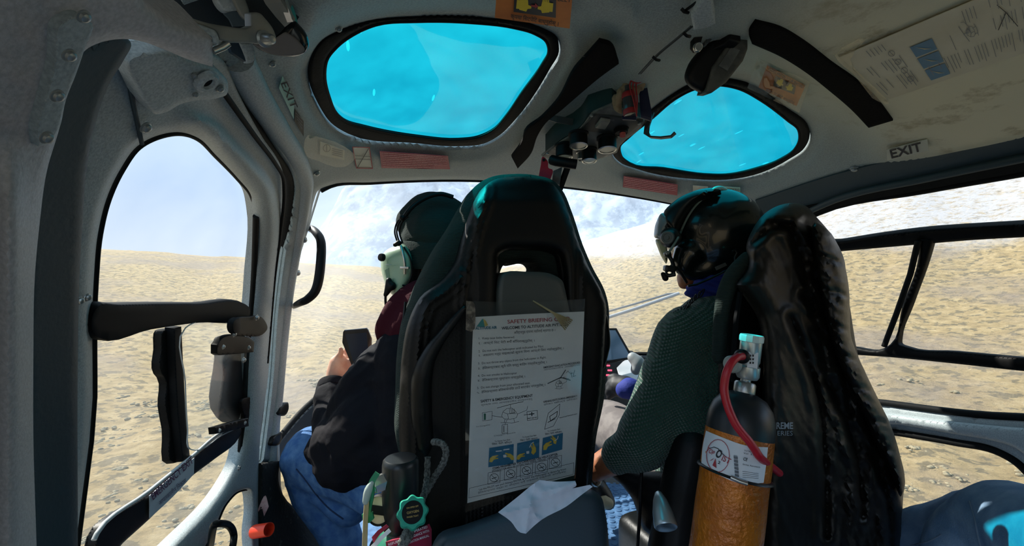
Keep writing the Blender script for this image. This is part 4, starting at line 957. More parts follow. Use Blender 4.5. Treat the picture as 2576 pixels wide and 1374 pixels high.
sheet('teal_tab', spl(d2([(1665,60,1),(1700,150),(1742,320,1),(1650,270,1),(1625,200)]), 3), facing(735, 35, .40), mat('teal_plastic', col(70, 170, 170), .4), grid=20, thick=.004, parent=ht)
br = empty('belt_reel', W(560,20,.36), 'dark recess with a belt reel above the door arm', 'belt reel')
RP = Pl(W(560, 20, .365), (.45, -.8, -.3))
sheet('reel_housing', spl([(420,-80),(800,-80),(742,60),(700,110),(640,70),(560,75),(470,45),(440,20),(425,-20)], 4), RP, mat('dark_blue_housing', col(12, 30, 40), .7), off=-.01, grid=20, thick=.01, parent=br)
sheet('reel_cover', spl(d2([(640,-60),(880,-60),(950,110),(940,140),(880,165),(780,150),(700,80)]), 4), RP, PAINT, off=.008, grid=12, thick=.012, parent=br, lip=(6, .006))
sheet('webbing_guide', spl(d2([(860,-60,1),(1020,-60,1),(1095,200),(1080,275,1),(1020,240),(940,110)]), 4), RP, ARM, off=.014, grid=12, thick=.01, parent=br, lip=(4, .003))
sheet('webbing', spl(d2([(760,180,1),(900,150),(1000,200),(1050,290),(1040,340,1),(880,350,1),(830,250)]), 4), RP, mat('blue_grey_webbing', col(60, 76, 86), .8), off=.008, grid=12, thick=.004, parent=br)
sheet('guide_channel', spl(d2([(960,570,1),(1130,570,1),(1170,700),(1165,790),(1110,838),(1060,832,1),(1040,760)]), 4), Pl(W(625, 130, .40), (.45, -.8, -.3)), PAINT, grid=12, thick=.01, parent=br, lip=(4, .003))
sheet('channel_slot', spl(d2([(820,570,1),(960,570,1),(1055,820,1),(860,690,1)]), 4), Pl(W(625, 130, .402), (.45, -.8, -.3)), mat('dark_blue_housing2', col(14, 40, 58), .6), grid=12, thick=.01, parent=br)
# grab handle on the left post
gh = empty('grab_handle', hp(770, 620, .02), 'black grab handle on the front left window post', 'handle')
C = curve3([hp(772,572,.01), W(780,574,1.22), W(795,585,1.18), W(808,612,1.16), W(805,680,1.14), W(795,728,1.13), W(775,752,1.13), W(755,762,1.15), hp(740,770,.01)], 6)
tube('grip', C, [.0085+.004*math.sin(math.pi*i/(len(C)-1)) for i in range(len(C))], BLK, gh, seg=14)
for p in ((765,604), (748,687)): bolt(p[0], p[1], .03, 6, gh, 'screw')
for p in ((714,1030), (697,1105)):
    o = sheet('post_clip', spl([(p[0]-10,p[1]-4,1),(p[0]+10,p[1]-18),(p[0]+12,p[1]),(p[0]+2,p[1]+16),(p[0]-14,p[1]+14)], 3), HULL, BLK, off=.045, grid=10, thick=.015, lip=(4, .003)); tagp(o, 'black clip on the left window post, '+('upper of two' if p[0] > 700 else 'lower of two'), 'clip', 'clips on the left window post')
# ------------------------------------------------------------------ passenger seat
from mathutils.bvhtree import BVHTree
def onmesh(o, px, py, lift=0.0, default=1.0):
    """the point where the line of sight through a pixel first meets mesh o"""
    me = o.data; M = o.matrix_world if o.parent is None else Matrix.Identity(4)
    if not hasattr(onmesh, 'c'): onmesh.c = {}
    if o.name not in onmesh.c: onmesh.c[o.name] = BVHTree.FromPolygons([v.co.copy() for v in me.vertices], [tuple(p.vertices) for p in me.polygons])
    d = Vector(rays([px], [py])[0]); L = d.length
    h = onmesh.c[o.name].ray_cast(Vector(CAM), d/L)
    if h[0] is None: return W(px, py, default), Vector(-cF)
    n = h[1] if h[1].dot(d) < 0 else -h[1]
    return h[0]+n*lift, n
class MeshSurf:
    def __init__(s, o, default=1.0): s.o = o; s.d = default
    def pts(s, px, py, off=0.0):
        px = np.atleast_1d(px); py = np.atleast_1d(py); of = np.broadcast_to(off, px.shape)
        return np.array([tuple(onmesh(s.o, x, y, 0, s.d)[0]+(Vector(CAM)-onmesh(s.o, x, y, 0, s.d)[0]).normalized()*float(q)) for x, y, q in zip(px, py, of)])
    def nrm(s, P): v = CAM-P; return v/np.linalg.norm(v, axis=1)[:, None]
SHELL = mat('black_seat_shell', col(8, 9, 10), 0.5, bump=.1, bs=260, spec=.28)
TEALC = mat('ribbed_dark_cloth', col(40, 52, 50), 0.9, wave=(95, 'Z'), wb=.5, bump=.6, bs=220, spec=.15)
GPAD = mat('grey_seat_box', col(66, 72, 72), 0.45, bump=.1, bs=300)
VIN = mat('black_vinyl', col(10, 14, 15), 0.42, bump=.15, bs=90, spec=.3)
SY = 0.78
SPL_ = Pl((0, SY, 0), (0, -1, 0))
seat = empty('passenger_seat', (.28, .95, .3), 'tall black front passenger seat with a headrest opening and teal lit cloth edge', 'seat')
# cloth cover over the front side of the seat, fringe visible round the left edge
cov = spl([(996,1100),(998,1000),(1002,900),(1014,815),(1031,762),(1062,689),(1093,630),(1135,565),(1163,515),(1195,469),(1226,449),(1240,444),(1287,438),(1347,441),(1394,456),(1414,478),(1438,532),(1466,616),(1490,672),(1522,734),(1530,765),(1532,830),(1527,905),(1520,1000),(1500,1100),(1490,1200),(1470,1374,1),(1060,1374,1),(1020,1200)], 5)
hole = spl([(1263,672),(1272,663),(1290,666),(1310,661),(1335,663),(1344,675),(1338,690),(1342,720),(1262,720)], 4)
CP = Pl((0, SY+.075, 0), (0, -1, 0))
sheet('cloth_cover', cov, CP, TEALC, [hole], off=0, grid=16, thick=.05, parent=seat, relief=lambda x, y, d: .045*np.sqrt(np.clip(1-(1-np.minimum(d/46, 1))**2, 0, 1))+.003*nz(x, y, 30))
ope = spl([(1253,860),(1252,760),(1254,672),(1256,640),(1270,631),(1330,627),(1385,630),(1407,640),(1416,668),(1421,740),(1422,860)], 4)
she = spl([(1006,1100),(1008,1000),(1014,900),(1030,815),(1046,775),(1062,748),(1120,700),(1150,655),(1166,600),(1186,540),(1206,490),(1222,466),(1244,452),(1287,445),(1347,448),(1388,460),(1406,480),(1430,534),(1458,618),(1482,674),(1515,738),(1524,765),(1522,830),(1518,905),(1510,1000),(1492,1100),(1480,1200),(1462,1400,1),(1040,1400,1),(1012,1180)], 5)
rid = spl([(1166,770),(1170,720),(1176,670),(1188,610),(1205,550),(1222,500),(1226,470)], 5, False)
rid2 = spl([(1050,1374),(1046,1000),(1052,880),(1064,800),(1078,765),(1120,735),(1160,700)], 5, False)
rid3 = spl([(1468,800),(1466,720),(1462,640),(1440,560)], 5, False)
def sh_rel(x, y, d):
    Q = np.stack([x, y], 1)
    r = .022*np.sqrt(np.clip(1-(1-np.minimum(d/34, 1))**2, 0, 1))
    a = pdist(Q, rid, False); r += .007*np.exp(-(a/7)**2)+.004*np.exp(-((a-16)/5)**2)
    a = pdist(Q, rid2, False); r += .008*np.exp(-(a/8)**2)+.004*np.exp(-((a-18)/5)**2)
    a = pdist(Q, rid3, False); r += .006*np.exp(-(a/5)**2)
    inner = sm((x-1185)/18)*sm((1455-x)/18)*sm((y-470)/40); r += .010*inner
    fl = (x < 1165)*(x > 1068)*sm((y-760)/40); r += .0013*np.sin(x*.55)*fl
    dd = -sdist(Q, ope); r -= .008*np.exp(-(dd/6)**2)
    return r
sheet('seat_shell', she, SPL_, SHELL, [ope], off=0, grid=7, thick=.03, parent=seat, relief=sh_rel)
pad = sheet('back_box', spl([(1251,1320,1),(1253,800),(1254,720),(1262,692),(1330,684),(1395,693),(1414,706),(1422,730),(1424,1320,1)], 5), SPL_, GPAD, off=.030, grid=14, thick=.05, parent=seat, lip=(14, .012))
sheet('ribbed_strip', spl([(1178,1250,1),(1300,1240,1),(1300,1330,1),(1170,1345,1)], 3), SPL_, SHELL, off=.036, grid=5, thick=.01, parent=seat, relief=lambda x, y, d: .0015*np.sin(x*.6))
fuse('side_bolster', [limb([(W(1168,775,.74), .006), (W(1120,835,.735), .010), (W(1082,890,.73), .014), (W(1062,950,.73), .0185), (W(1060,1040,.735), .0195), (W(1066,1110,.74), .019), (W(1068,1135,.74), .012)])], VIN, .004, 4, seat)
tube('edge_rod', [W(1020,760,.86), W(1008,880,.84), W(1006,1000,.83), W(1010,1110,.83), W(1020,1150,.83)], .003, VIN, seat)
fuse('bolster_bulge', [limb([(W(1512,800,.93), .016), (W(1516,860,.93), .018), (W(1510,920,.93), .012)])], VIN, .005, 4, seat)
fuse('seat_cushion', [box((.24, 1.02, .42), (.47, .44, .15), None, .04, raw=True), box((.24, .86, .33), (.42, .2, .16), None, .03, raw=True)], VIN, .012, 5, seat)
for x in (.06, .42): box((x, 1.0, .335), (.05, .40, .07), None, .01, name='seat_rail', mat=BLK, parent=seat)
# moulded tray at the foot of the seat back
TRAY = mat('blue_grey_moulding', col(62, 78, 90), 0.42, bump=.1, bs=200)
TP = Pl((0, .70, .62), (0, -1, .25))
tr_ = puff('storage_box', spl([(1092,1362),(1104,1344),(1166,1321),(1250,1291),(1330,1262),(1400,1240),(1490,1232),(1512,1250),(1522,1286),(1532,1374),(1540,1700,1),(1080,1700,1)], 5), TP, TRAY, .035, .06, 40, 12, seat)
# ------------------------------------------------------------------ safety briefing card
card = empty('briefing_card', SPL_.pts([1320], [1230], .045)[0], 'white laminated safety briefing card taped to the back of the passenger seat', 'card')
KO = .050
KS = Pl((0, SY, 0), (0, -1, 0))
sheet('card_sheet', spl([(1191,798,1),(1330,790),(1470,784,1),(1460,1000),(1445,1196,1),(1310,1232),(1176,1266,1),(1183,1030)], 3), KS, WHT, off=KO, grid=24, thick=.001, parent=card)
T_ = []; TR = []; TF = []; TB = []
def t(lst, s_, x0, y0, x1, y1, h, b=.0): lst.append(ptext(s_, (x0, y0), (x1, y1), h, KS, KO+.0006, b))
k4 = lambda x, y: (1060+x/2.168, 740+y/2.168)
def tt(lst, s_, a, b_, h, bold=0.0):
    p, q = k4(*a), k4(*b_); t(lst, s_, p[0], p[1], q[0], q[1], h/2.168, bold)
tt(TR, 'SAFETY BRIEFING CARD', (470,161), (810,143), 20, .015)
tt(T_, 'WELCOME TO ALTITUDE AIR PVT. LTD.', (438,194), (800,172), 15, .02)
tt(T_, 'अल्टिच्युड एयरमा यहाँलाई स्वागत छ ।', (505,217), (730,202), 13)
rows = [('1.  Keep seat belts fastened.', (313,248), (510,240)), ('१.  आफ्नो सिट पेटी सधैँ बाँधिराख्नुहोस् ।', (313,275), (617,259)),
 ('2.  Do not exit the helicopter until indicated by Pilot', (312,318), (666,290)), ('२.  अवतरण गर्दा पाइलटको सूचना विना आफ्नो सिट नछोड्नुहोस् ।', (312,342), (776,301)),
 ('3.  Do not throw any object from the helicopter in flight.', (310,385), (682,350)), ('३.  हेलिकप्टरबाट कुनै पनि वस्तु बाहिर नफ्याँक्नुहोस् ।', (310,412), (684,377)),
 ('4.  Do not smoke in Helicopter', (308,452), (522,436)), ('४.  हेलिकप्टरमा धुम्रपान नगर्नुहोस् ।', (308,478), (566,455)),
 ('5.  Do not change from your allocated seat.', (305,518), (594,490)), ('५.  हेलिकप्टरमा बसिसकेपछि ठाउँ साटफेर नगर्नुहोस् ।', (305,544), (676,500))]
for s_, a, b_ in rows: tt(T_, s_, a, b_, 12)
tt(T_, 'SAFETY & EMERGENCY EQUIPMENT', (324,592), (608,560), 14, .02)
tt(T_, 'EMERGENCY EVACUATION PROCEDURES', (667,406), (866,378), 10, .02); tt(T_, 'OPENING EXITS DURING EMERGENCY', (666,594), (852,560), 10, .02)
tt(TF, 'सुरक्षा तथा आपतकालीन उपकरणहरु', (326,610), (606,576), 9); tt(TF, 'आपतकालीन अवस्थामा', (668,418), (866,390), 8); tt(TF, 'ढोका खोल्ने तरिका', (668,608), (852,574), 8)
tt(T_, 'Remove the Cap & Pull the lever for skydoor', (754,678), (851,655), 6, .02)
tt(T_, 'To Fasten Seat Belt', (400,808), (485,798), 8); tt(T_, 'सिट पेटी बाँध्न', (386,824), (494,812), 9); tt(T_, 'To Fasten Seat Belt', (552,786), (628,774), 8); tt(T_, 'सिट पेटी कस्न', (540,804), (634,790), 9)
tt(T_, 'To Unfasten Belt', (688,752), (758,740), 8); tt(T_, 'सिट पेटी खोल्न', (676,770), (766,755), 9)
tt(T_, 'ITEMS PROHIBITED TO CARRY/USE ON HELICOPTER', (390,958), (745,878), 11, .025); tt(T_, 'हेलिकप्टरमा लान वा प्रयोग गर्न निषेध गरिएका सामानहरु', (386,974), (744,892), 11)
tt(T_, 'Let the PILOT see you! Always ENTER & EXIT the Helicopter in direct by front', (316,1072), (790,958), 10); tt(TF, 'हेलिकप्टरमा चढ्दा वा ओर्लदा सधैँ पाइलटले देख्नेगरी अगाडिबाट', (310,1090), (790,972), 9)
tt(T_, 'FIRST AID KIT', (580,682), (630,676), 6, .03); tt(TF, 'Oxygen Bottle', (396,778), (514,758), 8); tt(TF, 'Fire Extinguisher', (300,728), (376,716), 8)
marks('lettering', T_, INK, card); marks('red_title', TR, INKR, card); marks('faint_lettering', TF, INKB, card)
D_ = []
def kl(pts, wpx=1.0, cl=False): D_.append(pline([k4(*p) for p in pts], KS, KO+.0006, wpx, cl))
for p in heli(lambda x, y: k4(485+95*x, 655+110*y), 1, KS, KO+.0006, .9): D_.append(p)
kl([(332,648),(386,640),(384,686),(334,692)], .8, True); kl([(576,642),(632,634),(634,682),(578,690)], 1.0, True); kl([(386,664),(440,672)], 1); kl([(560,660),(600,655)], 1.2)
kl([(440,715),(470,710),(470,758),(440,760)], 1, True); kl([(450,720),(450,752)], 1.5); kl([(470,680),(455,712)], .8); kl([(590,656),(614,653)], 2.4); kl([(602,646),(603,664)], 2.4)
kl([(690,488),(760,455),(812,470)], 2); kl([(760,455),(786,415)], 2); kl([(760,455),(806,462)], 1)
for p in heli(lambda x, y: k4(752+42*x, 490+60*y), 1, KS, KO+.0006, .7): D_.append(p)
kl([(815,425),(822,455)], 1); kl([(812,435),(828,430)], 1); kl([(836,415),(828,450),(842,445)], 1); kl([(790,430),(800,420),(810,432)], .9)
kl([(672,738),(692,650),(755,600),(752,660),(720,720)], 1, True); kl([(700,668),(742,640),(738,668),(704,692)], 1.6, True); kl([(690,700),(730,680)], 1.6)
for cx, cy in ((397,1002),(487,980),(574,963),(656,944),(732,918)):
    kl([(cx-33,cy-26),(cx+33,cy-38),(cx+31,cy+26),(cx-35,cy+36)], .8, True); kl(circ(cx, cy, 24, 22), 1.1, True); kl([(cx-16,cy-16),(cx+16,cy+16)], 1.1); kl([(cx-12,cy+5),(cx+12,cy-2)], 1.6)
kl([(262,1060),(832,920)], .8); kl([(262,1060),(258,1112)], .8); kl([(832,920),(828,985)], .8); kl([(258,1112),(828,985)], .8)
marks('line_drawing', D_, INK, card)
marks('extinguisher_mark', [ppoly([k4(340,652),k4(352,652),k4(352,686),k4(340,687)], KS, KO+.0006)], mat('dull_green_print', col(60, 120, 100), .6), card)
BL = [[(370,840),(504,818),(502,925),(365,945)], [(523,814),(644,788),(642,892),(518,920)], [(662,785),(772,757),(768,848),(656,880)]]
marks('picture_panel', [ppoly([k4(*p) for p in q], KS, KO+.0006) for q in BL], BLUEP, card)
HP_ = []
def hd(cx, cy, s, fl=1, rot=0.0):
    c_, s_ = math.cos(rot), math.sin(rot); T = lambda p: k4(cx+s*(fl*p[0]*c_-p[1]*s_), cy+s*(fl*p[0]*s_+p[1]*c_))
    for q in ([(-1.1,.9),(-.9,.1),(-.3,-.35),(.2,-.4),(.45,-.1),(.1,.1),(.3,.35),(-.1,.45),(-.5,1.0)], [(.1,-.4),(.75,-.55),(.85,-.35),(.3,-.1)], [(.1,.1),(.8,.05),(.8,.25),(.2,.35)]):
        q = q if fl > 0 else q[::-1]; HP_.append(ppoly([T(p) for p in q], KS, KO+.0009))
hd(398, 892, 26, 1); hd(478, 880, 26, -1); hd(545, 880, 24, 1); hd(612, 838, 28, -1, .9); hd(690, 820, 28, 1, -.2); hd(722, 790, 22, -1, .5)
for i_ in range(0, 18, 3): marks('hand_picture', HP_[i_:i_+3], SKINP, card)
marks('arrow', [pline([k4(408,858),k4(436,855)], KS, KO+.001, 2.6), pline([k4(450,850),k4(478,846)], KS, KO+.001, 2.6), pline([k4(590,836),k4(600,815),k4(612,808)], KS, KO+.001, 1.8), pline([k4(728,800),k4(742,790),k4(746,775)], KS, KO+.001, 1.8), ppoly([k4(446,878),k4(462,876),k4(464,890),k4(448,892)], KS, KO+.0011), ppoly([k4(572,858),k4(588,856),k4(588,870),k4(574,872)], KS, KO+.0011)], WHT, card)
marks('logo_peak', [ppoly([k4(300,178),k4(330,138),k4(336,134),k4(346,178)], KS, KO+.0006)], mat('teal_print', col(40, 140, 150), .5), card)
marks('logo_peak_gold', [ppoly([k4(338,134),k4(352,146),k4(364,170),k4(346,178)], KS, KO+.0007)], mat('gold_print', col(190, 170, 90), .5), card)
LG = []; tt(LG, 'ALTITUDE AIR', (295,194), (413,188), 14, .04); marks('logo_lettering', LG, mat('blue_lettering', col(38, 110, 140), .5), card)
sheet('clear_sleeve', spl([(1172,757,1),(1260,760),(1400,757),(1472,752,1),(1462,1000),(1448,1205,1),(1310,1244),(1170,1290,1)], 3), KS, TAPE, off=KO+.003, grid=24, thick=.0004, parent=card)
sheet('crinkled_tape', spl([(1173,757,1),(1190,760),(1196,790),(1186,835),(1172,830,1)], 3), KS, mat('dull_tape', col(120, 112, 100), .3, c2=col(60, 56, 50), vs=90, bump=.6, bs=200), off=KO+.004, grid=6, thick=.0006, parent=card, relief=lambda x, y, d: .002*nz(x, y, 6))
STR = mat('straw', col(150, 140, 105), .8); sw = []
for i in range(7): sw.append(tube('x', [Vector(KS.pts([1341+i], [757+i*.6], KO+.008)[0]), Vector(KS.pts([1392], [786+i*.5], KO+.010)[0]), Vector(KS.pts([1440-3*i], [806+4*i], KO+.012)[0])], .0013, None, seg=5, raw=True))
v, f = joinraw(sw); st_ = mk('grass_stalk', v, f, STR); tagp(st_, 'dry straw stalk stuck over the top right corner of the briefing card', 'straw')
# crumpled paper on the tray
NP = Pl(W(1370, 1275, .665), (-.25, -.85, .55))
def crum(x, y, d):
    r = 0*x
    for (a, b) in (((1346,1215),(1330,1290)), ((1330,1290),(1323,1343)), ((1263,1293),(1340,1275)), ((1340,1262),(1440,1225)), ((1360,1240),(1450,1215)), ((1345,1300),(1360,1305)), ((1330,1262),(1350,1300))):
        r += .006*np.exp(-(pdist(np.stack([x, y], 1), np.array([a, b], float), False)/7))
    return r+.004*nz(x, y, 28, 3)
pp = sheet('crumpled_paper', spl([(1253,1289,1),(1300,1252),(1346,1215),(1357,1208,1),(1400,1212),(1447,1210,1),(1450,1222),(1440,1229,1),(1484,1220,1),(1491,1225,1),(1466,1243),(1424,1275),(1364,1307),(1345,1322),(1323,1343,1),(1309,1340),(1285,1312)], 4), NP, mat('white_napkin', col(196, 204, 220), .8), off=.0, grid=6, thick=.001, relief=crum)
tagp(pp, 'crumpled white paper lying on the moulding below the briefing card', 'paper')
# ------------------------------------------------------------------ green oxygen bottle with regulator
GB = empty('oxygen_bottle', W(1008, 1420, .62), 'green oxygen bottle with a black valve head and grey rope behind the passenger seat', 'oxygen bottle')
GRN = mat('green_bottle_paint', col(30, 120, 92), .3, coat=.4); kk = .62/FPX; up_ = Vector((0, 0, 1))
b0 = W(1008, 1150, .62)
lathe([(.0001, 0), (kk*38, -.001), (kk*43, -.004), (kk*45, -.010), (kk*45, -.095), (kk*38, -.104), (kk*20, -.106)], b0, up_, 40, name='valve_head', mat=mat('blue_black_plastic', col(14, 22, 25), .35), parent=GB)
bb = W(1008, 1320, .62)
lathe([(kk*22, .005), (kk*24, -.002), (kk*45, -.010), (kk*62, -.022), (kk*74, -.040), (kk*77, -.060), (kk*77, -.30), (.0001, -.30)], bb, up_, 44, name='bottle_body', mat=GRN, parent=GB)
hexn = (W(937,1222,.60)-W(975,1205,.61)).normalized()
lathe([(.0001,-.004),(.0125,-.004),(.0125,.014),(.011,.0155),(.0001,.016)], W(968,1210,.605), hexn, 6, name='hex_outlet', mat=STEEL, parent=GB, sharp=20)
lathe([(.011,.015),(.010,.018),(.006,.018),(.006,.012)], W(968,1210,.605), hexn, 20, name='outlet_mouth', mat=STEEL, parent=GB)
gn = (W(930,1290,.60)-W(965,1282,.63)).normalized(); gn = (gn*1.0-Vector(cF)*.42).normalized()
lathe([(kk*33,-.022),(kk*35,-.006),(kk*35,0),(kk*31,.002),(kk*30,-.001)], W(952,1284,.60), gn, 36, name='gauge_rim', mat=BLK, parent=GB)
lathe([(kk*30,-.0005),(.0001,-.0004)], W(952,1284,.60), gn, 36, name='gauge_face', mat=mat('cream_dial', col(205, 190, 150), .4), parent=GB)
gx, gy, gz = frame(gn, (0, 0, 1))
box(W(952,1284,.60)+gn*.0004, (.012, kk*56, .0006), (gx, gy, gz), 0, name='gauge_band', mat=BLK, parent=GB)
gk = W(1038, 1290, .565)
kn = (Vector(CAM)-gk).normalized(); kx, ky, kz = frame(kn+Vector((0, 0, .1)), (1, 0, 0))
V = []; F = []; N_ = 72; prf = [(.80, -.010), (1.0, -.006), (1.0, .004), (.90, .0075), (.70, .0075), (.68, .006)]
for rr, h in prf:
    for k in range(N_):
        a = 2*math.pi*k/N_; q = kk*34*(rr+(.07*math.cos(8*a) if rr > .85 else 0)); V.append(gk+kx*q*math.cos(a)+ky*q*math.sin(a)+kz*h)
for i in range(len(prf)-1):
    for k in range(N_): l = (k+1) % N_; F.append((i*N_+k, i*N_+l, (i+1)*N_+l, (i+1)*N_+k))
F.append(tuple(range(N_))[::-1]); mk('green_knob', V, F, mat('teal_green_knob', col(30, 150, 125), .4), GB, sharp=50)
lathe([(kk*23.2, .0062), (kk*23, .0068), (.0001, .0068)], gk, kz, 40, name='knob_cap', mat=BLK, parent=GB)
KP = Pl(gk+kz*.0075, kz)
marks('knob_lettering', [ptext('OXYGEN', (1024,1294), (1054,1288), 6, KP, 0, .01), ptext('ON-OPEN OFF', (1023,1281), (1053,1275), 4, KP, 0, .01), ptext('FINGER TIGHT', (1024,1304), (1053,1299), 4, KP, 0, .01)], mat('gold_lettering', col(190, 160, 90), .5), GB)
GSTR = mat('green_tether', col(20, 130, 85), .5)
flatbar('green_tether', curve3([W(950,1190,.585), W(935,1215,.58), W(934,1245,.58), W(928,1275,.58), W(927,1296,.585)], 5), .004, GSTR, GB, -cF)
lathe([(.0001,0),(.009,.0),(.009,.003),(.0001,.003)], W(927,1298,.583), -cF, 6, name='green_tag', mat=GSTR, parent=GB, sharp=20)
CYL = Pl(W(1008, 1350, .575), (-.15, -1, .35))
class Side:      # the near flank of an upright round body
    def __init__(s, ax, r, axis=(0, 0, 1)): s.a = np.array(ax, float); s.r = r; s.x = np.array(axis, float)/np.linalg.norm(axis)
    def pts(s, px, py, off=0.0):
        D = rays(px, py); o = CAM-s.a; off = np.broadcast_to(off, (len(D),)); r = s.r+off
        dp = D-(D@s.x)[:, None]*s.x; op = o-(o@s.x)*s.x
        A = (dp*dp).sum(1); B = 2*(dp@op); Cc = op@op-r*r; disc = np.maximum(B*B-4*A*Cc, 0)
        return CAM[None]+((-B-np.sqrt(disc))/(2*A))[:, None]*D
    def nrm(s, P): q = P-s.a; q = q-(q@s.x)[:, None]*s.x; return q/np.linalg.norm(q, axis=1)[:, None]
GSd = Side(bb, kk*77)
LR_ = mat('magenta_label', col(150, 28, 62), .5)
sheet('maker_label', [(970,1364),(1080,1318),(1086,1332),(1086,1400),(975,1400)], GSd, LR_, off=.0012, grid=12, thick=.0006, parent=GB)
sheet('maker_label', [(935,1352),(950,1335),(972,1320),(978,1326),(956,1344),(940,1366)], GSd, LR_, off=.0012, grid=12, thick=.0006, parent=GB)
sheet('white_stripe', [(932,1374),(958,1348),(978,1330),(984,1338),(962,1358),(936,1388)], GSd, WHT, off=.0010, grid=12, thick=.0006, parent=GB)
marks('lettering', [ptext('TO BE OPERATED', (1015,1350), (1076,1328), 6, GSd, .003, .01), ptext('IN ACCORDANCE WITH', (1014,1361), (1080,1338), 6, GSd, .003, .01), ptext('OPERATION MANUAL', (1024,1370), (1080,1350), 6, GSd, .003, .01), ptext('REFUEL', (978,1374), (1006,1364), 6, GSd, .003, .01)], WHT, GB)
ROPE = mat('grey_braided_rope', col(120, 122, 118), .9, c2=col(70, 72, 70), vs=260, bump=.9, bs=420)
rope = empty('braided_rope', W(1010, 1335, .60), 'grey braided rope tied round the neck of the green bottle', 'rope')
def ropet(pts, r=.0052): 
    C = curve3([W(*p) for p in pts], 8); return tube('rope_strand', C, [r*(1+.13*math.sin(i*1.9)) for i in range(len(C))], ROPE, rope, seg=10)
for i, zz in enumerate((0, -.008, -.016)): 
    tube('rope_coil', [W(1008,1322,.62)+Vector((.0195*math.cos(a), .0195*math.sin(a), zz+.003*math.sin(a+i)-.001)) for a in np.linspace(0, 2*math.pi, 30, endpoint=False)], .0052, ROPE, rope, closed=True, seg=10)
ropet([(1030,1322,.595), (1050,1290,.615), (1063,1253,.65), (1082,1220,.68), (1098,1193,.69), (1114,1168,.69), (1122,1142,.69), (1118,1124,.69), (1107,1114,.69), (1088,1112,.70)], .0055)
ropet([(1062,1262,.64), (1070,1230,.66), (1074,1200,.68), (1076,1150,.69)], .005)
ropet([(1028,1330,.59), (1020,1345,.575), (1008,1374,.565), (1000,1420,.56)], .0055); ropet([(1036,1328,.59), (1030,1350,.575), (1016,1374,.565), (1010,1420,.56)], .005)
ss = empty('drawstring', W(918, 1374, .58), 'beige strings with a clear plastic tube hanging left of the green bottle', 'string')
BEI = mat('beige_string', col(190, 172, 125), .8)
for i in range(4): tube('string', [W(918+i*3,1262,.575), W(915+i*3,1310,.575), W(913+i*3,1374,.575), W(910+i*3,1460,.575)], .0011, BEI, ss, seg=6)
fuse('plastic_tube', [limb([(W(936,1215,.58), .004), (W(926,1235,.578), .006), (W(920,1262,.576), .005)])], mat('milky_plastic', col(170, 185, 178), .3), .002, 3, ss)
# ------------------------------------------------------------------ orange oxygen bottle
OB = empty('oxygen_bottle', W(1822, 1420, .66), 'tall orange oxygen bottle with a black shoulder and red hose behind the pilot seat', 'oxygen bottle')
p_top = W(1872, 985, .70); p_bot = W(1824, 1372, .665); ax2 = (p_top-p_bot).normalized(); L2 = (p_top-p_bot).length; ko = .685/FPX; R2 = ko*78
FOIL = mat('orange_crinkled_film', col(196, 112, 22), .28, c2=col(170, 90, 16), vs=20, bump=.75, bs=130, spec=.6, metal=.25)
lathe([(R2*.99, L2-.072), (R2*.99, L2-.055), (R2*.96, L2-.040), (R2*.86, L2-.024), (R2*.66, L2-.010), (R2*.40, L2-.003), (R2*.2, L2), (.0001, L2)], p_bot, ax2, 48, name='black_shoulder', mat=mat('satin_black_shoulder', col(26, 32, 36), .38), parent=OB)
lathe([(.0001, -.16), (R2, -.16)]+[(R2*(1+.006*math.sin(i*1.7)), -.14+(L2+.07)*i/14) for i in range(15)], p_bot, ax2, 48, name='bottle_body', mat=FOIL, parent=OB)
OS = Side(p_bot, R2*1.008, ax2)
sheet('maker_label', spl([(1776,1084,1),(1820,1102),(1880,1122),(1932,1126,1),(1926,1180),(1921,1215,1),(1870,1218),(1810,1196),(1764,1166,1),(1768,1120)], 4), OS, WHT, off=.001, grid=14, thick=.0008, parent=OB)
marks('logo_circle', [pline(circ(1806,1147,29,41), OS, .0024, 1.6, True)], INKR, OB)
marks('logo_lettering', [ptext('TOP', (1776,1134), (1793,1146), 11, OS, .0024, .01), ptext('IST', (1814,1158), (1834,1168), 14, OS, .0024, .01), ppoly([(1784,1160),(1797,1152),(1791,1158)], OS, .0024), ppoly([(1792,1171),(1800,1153),(1802,1178)], OS, .0024)], INKR, OB)
marks('lettering', [ptext('O', (1798,1148), (1811,1154), 20, OS, .0025, .03), ptext('2', (1805,1166), (1811,1168), 7, OS, .0025, .03), pline([(1783,1129),(1796,1125),(1806,1129),(1815,1140),(1824,1148)], OS, .0024, 1.8), ptext('CE', (1869,1158), (1879,1161), 8, OS, .0024, .02), ptext('Vol  3,0 L', (1870,1142), (1905,1148), 4, OS, .0024), ptext('TOTAL  300 BAR', (1872,1136), (1912,1142), 4, OS, .0024), ptext('Sirma Aerotech', (1868,1170), (1912,1178), 4, OS, .0024)]
      +[pline([(1850-4+.2*i,1146+3*i),(1850+5+.2*i,1148+3*i)], OS, .0024, (1.9 if i % 3 else 1)) for i in range(18)]+[pline([(1868+2*i*0,1186+5*i),(1908,1192+4*i)], OS, .0024, .8) for i in range(4)], INK, OB)
HC2 = []
for t_ in np.linspace(0, 2*math.pi, 60, endpoint=False): HC2.append(t_)
cxp, cyp, czp = frame(ax2, (1, 0, 0)); cc = Vector(OS.pts([1845], [1203], 0)[0]); hh_ = (cc-p_bot).dot(ax2)
tube('hose_clamp', [p_bot+ax2*hh_+(cxp*math.cos(t_)+cyp*math.sin(t_))*R2*1.03 for t_ in HC2], .0042, mat('dark_band', col(40, 42, 42), .35, .6), OB, closed=True, seg=8, flat=.4)
tube('clamp_screw', [Vector(OS.pts([1838], [1201], .006)[0]), Vector(OS.pts([1860], [1211], .006)[0]), Vector(OS.pts([1880], [1217], .006)[0])], .0035, STEEL, OB)
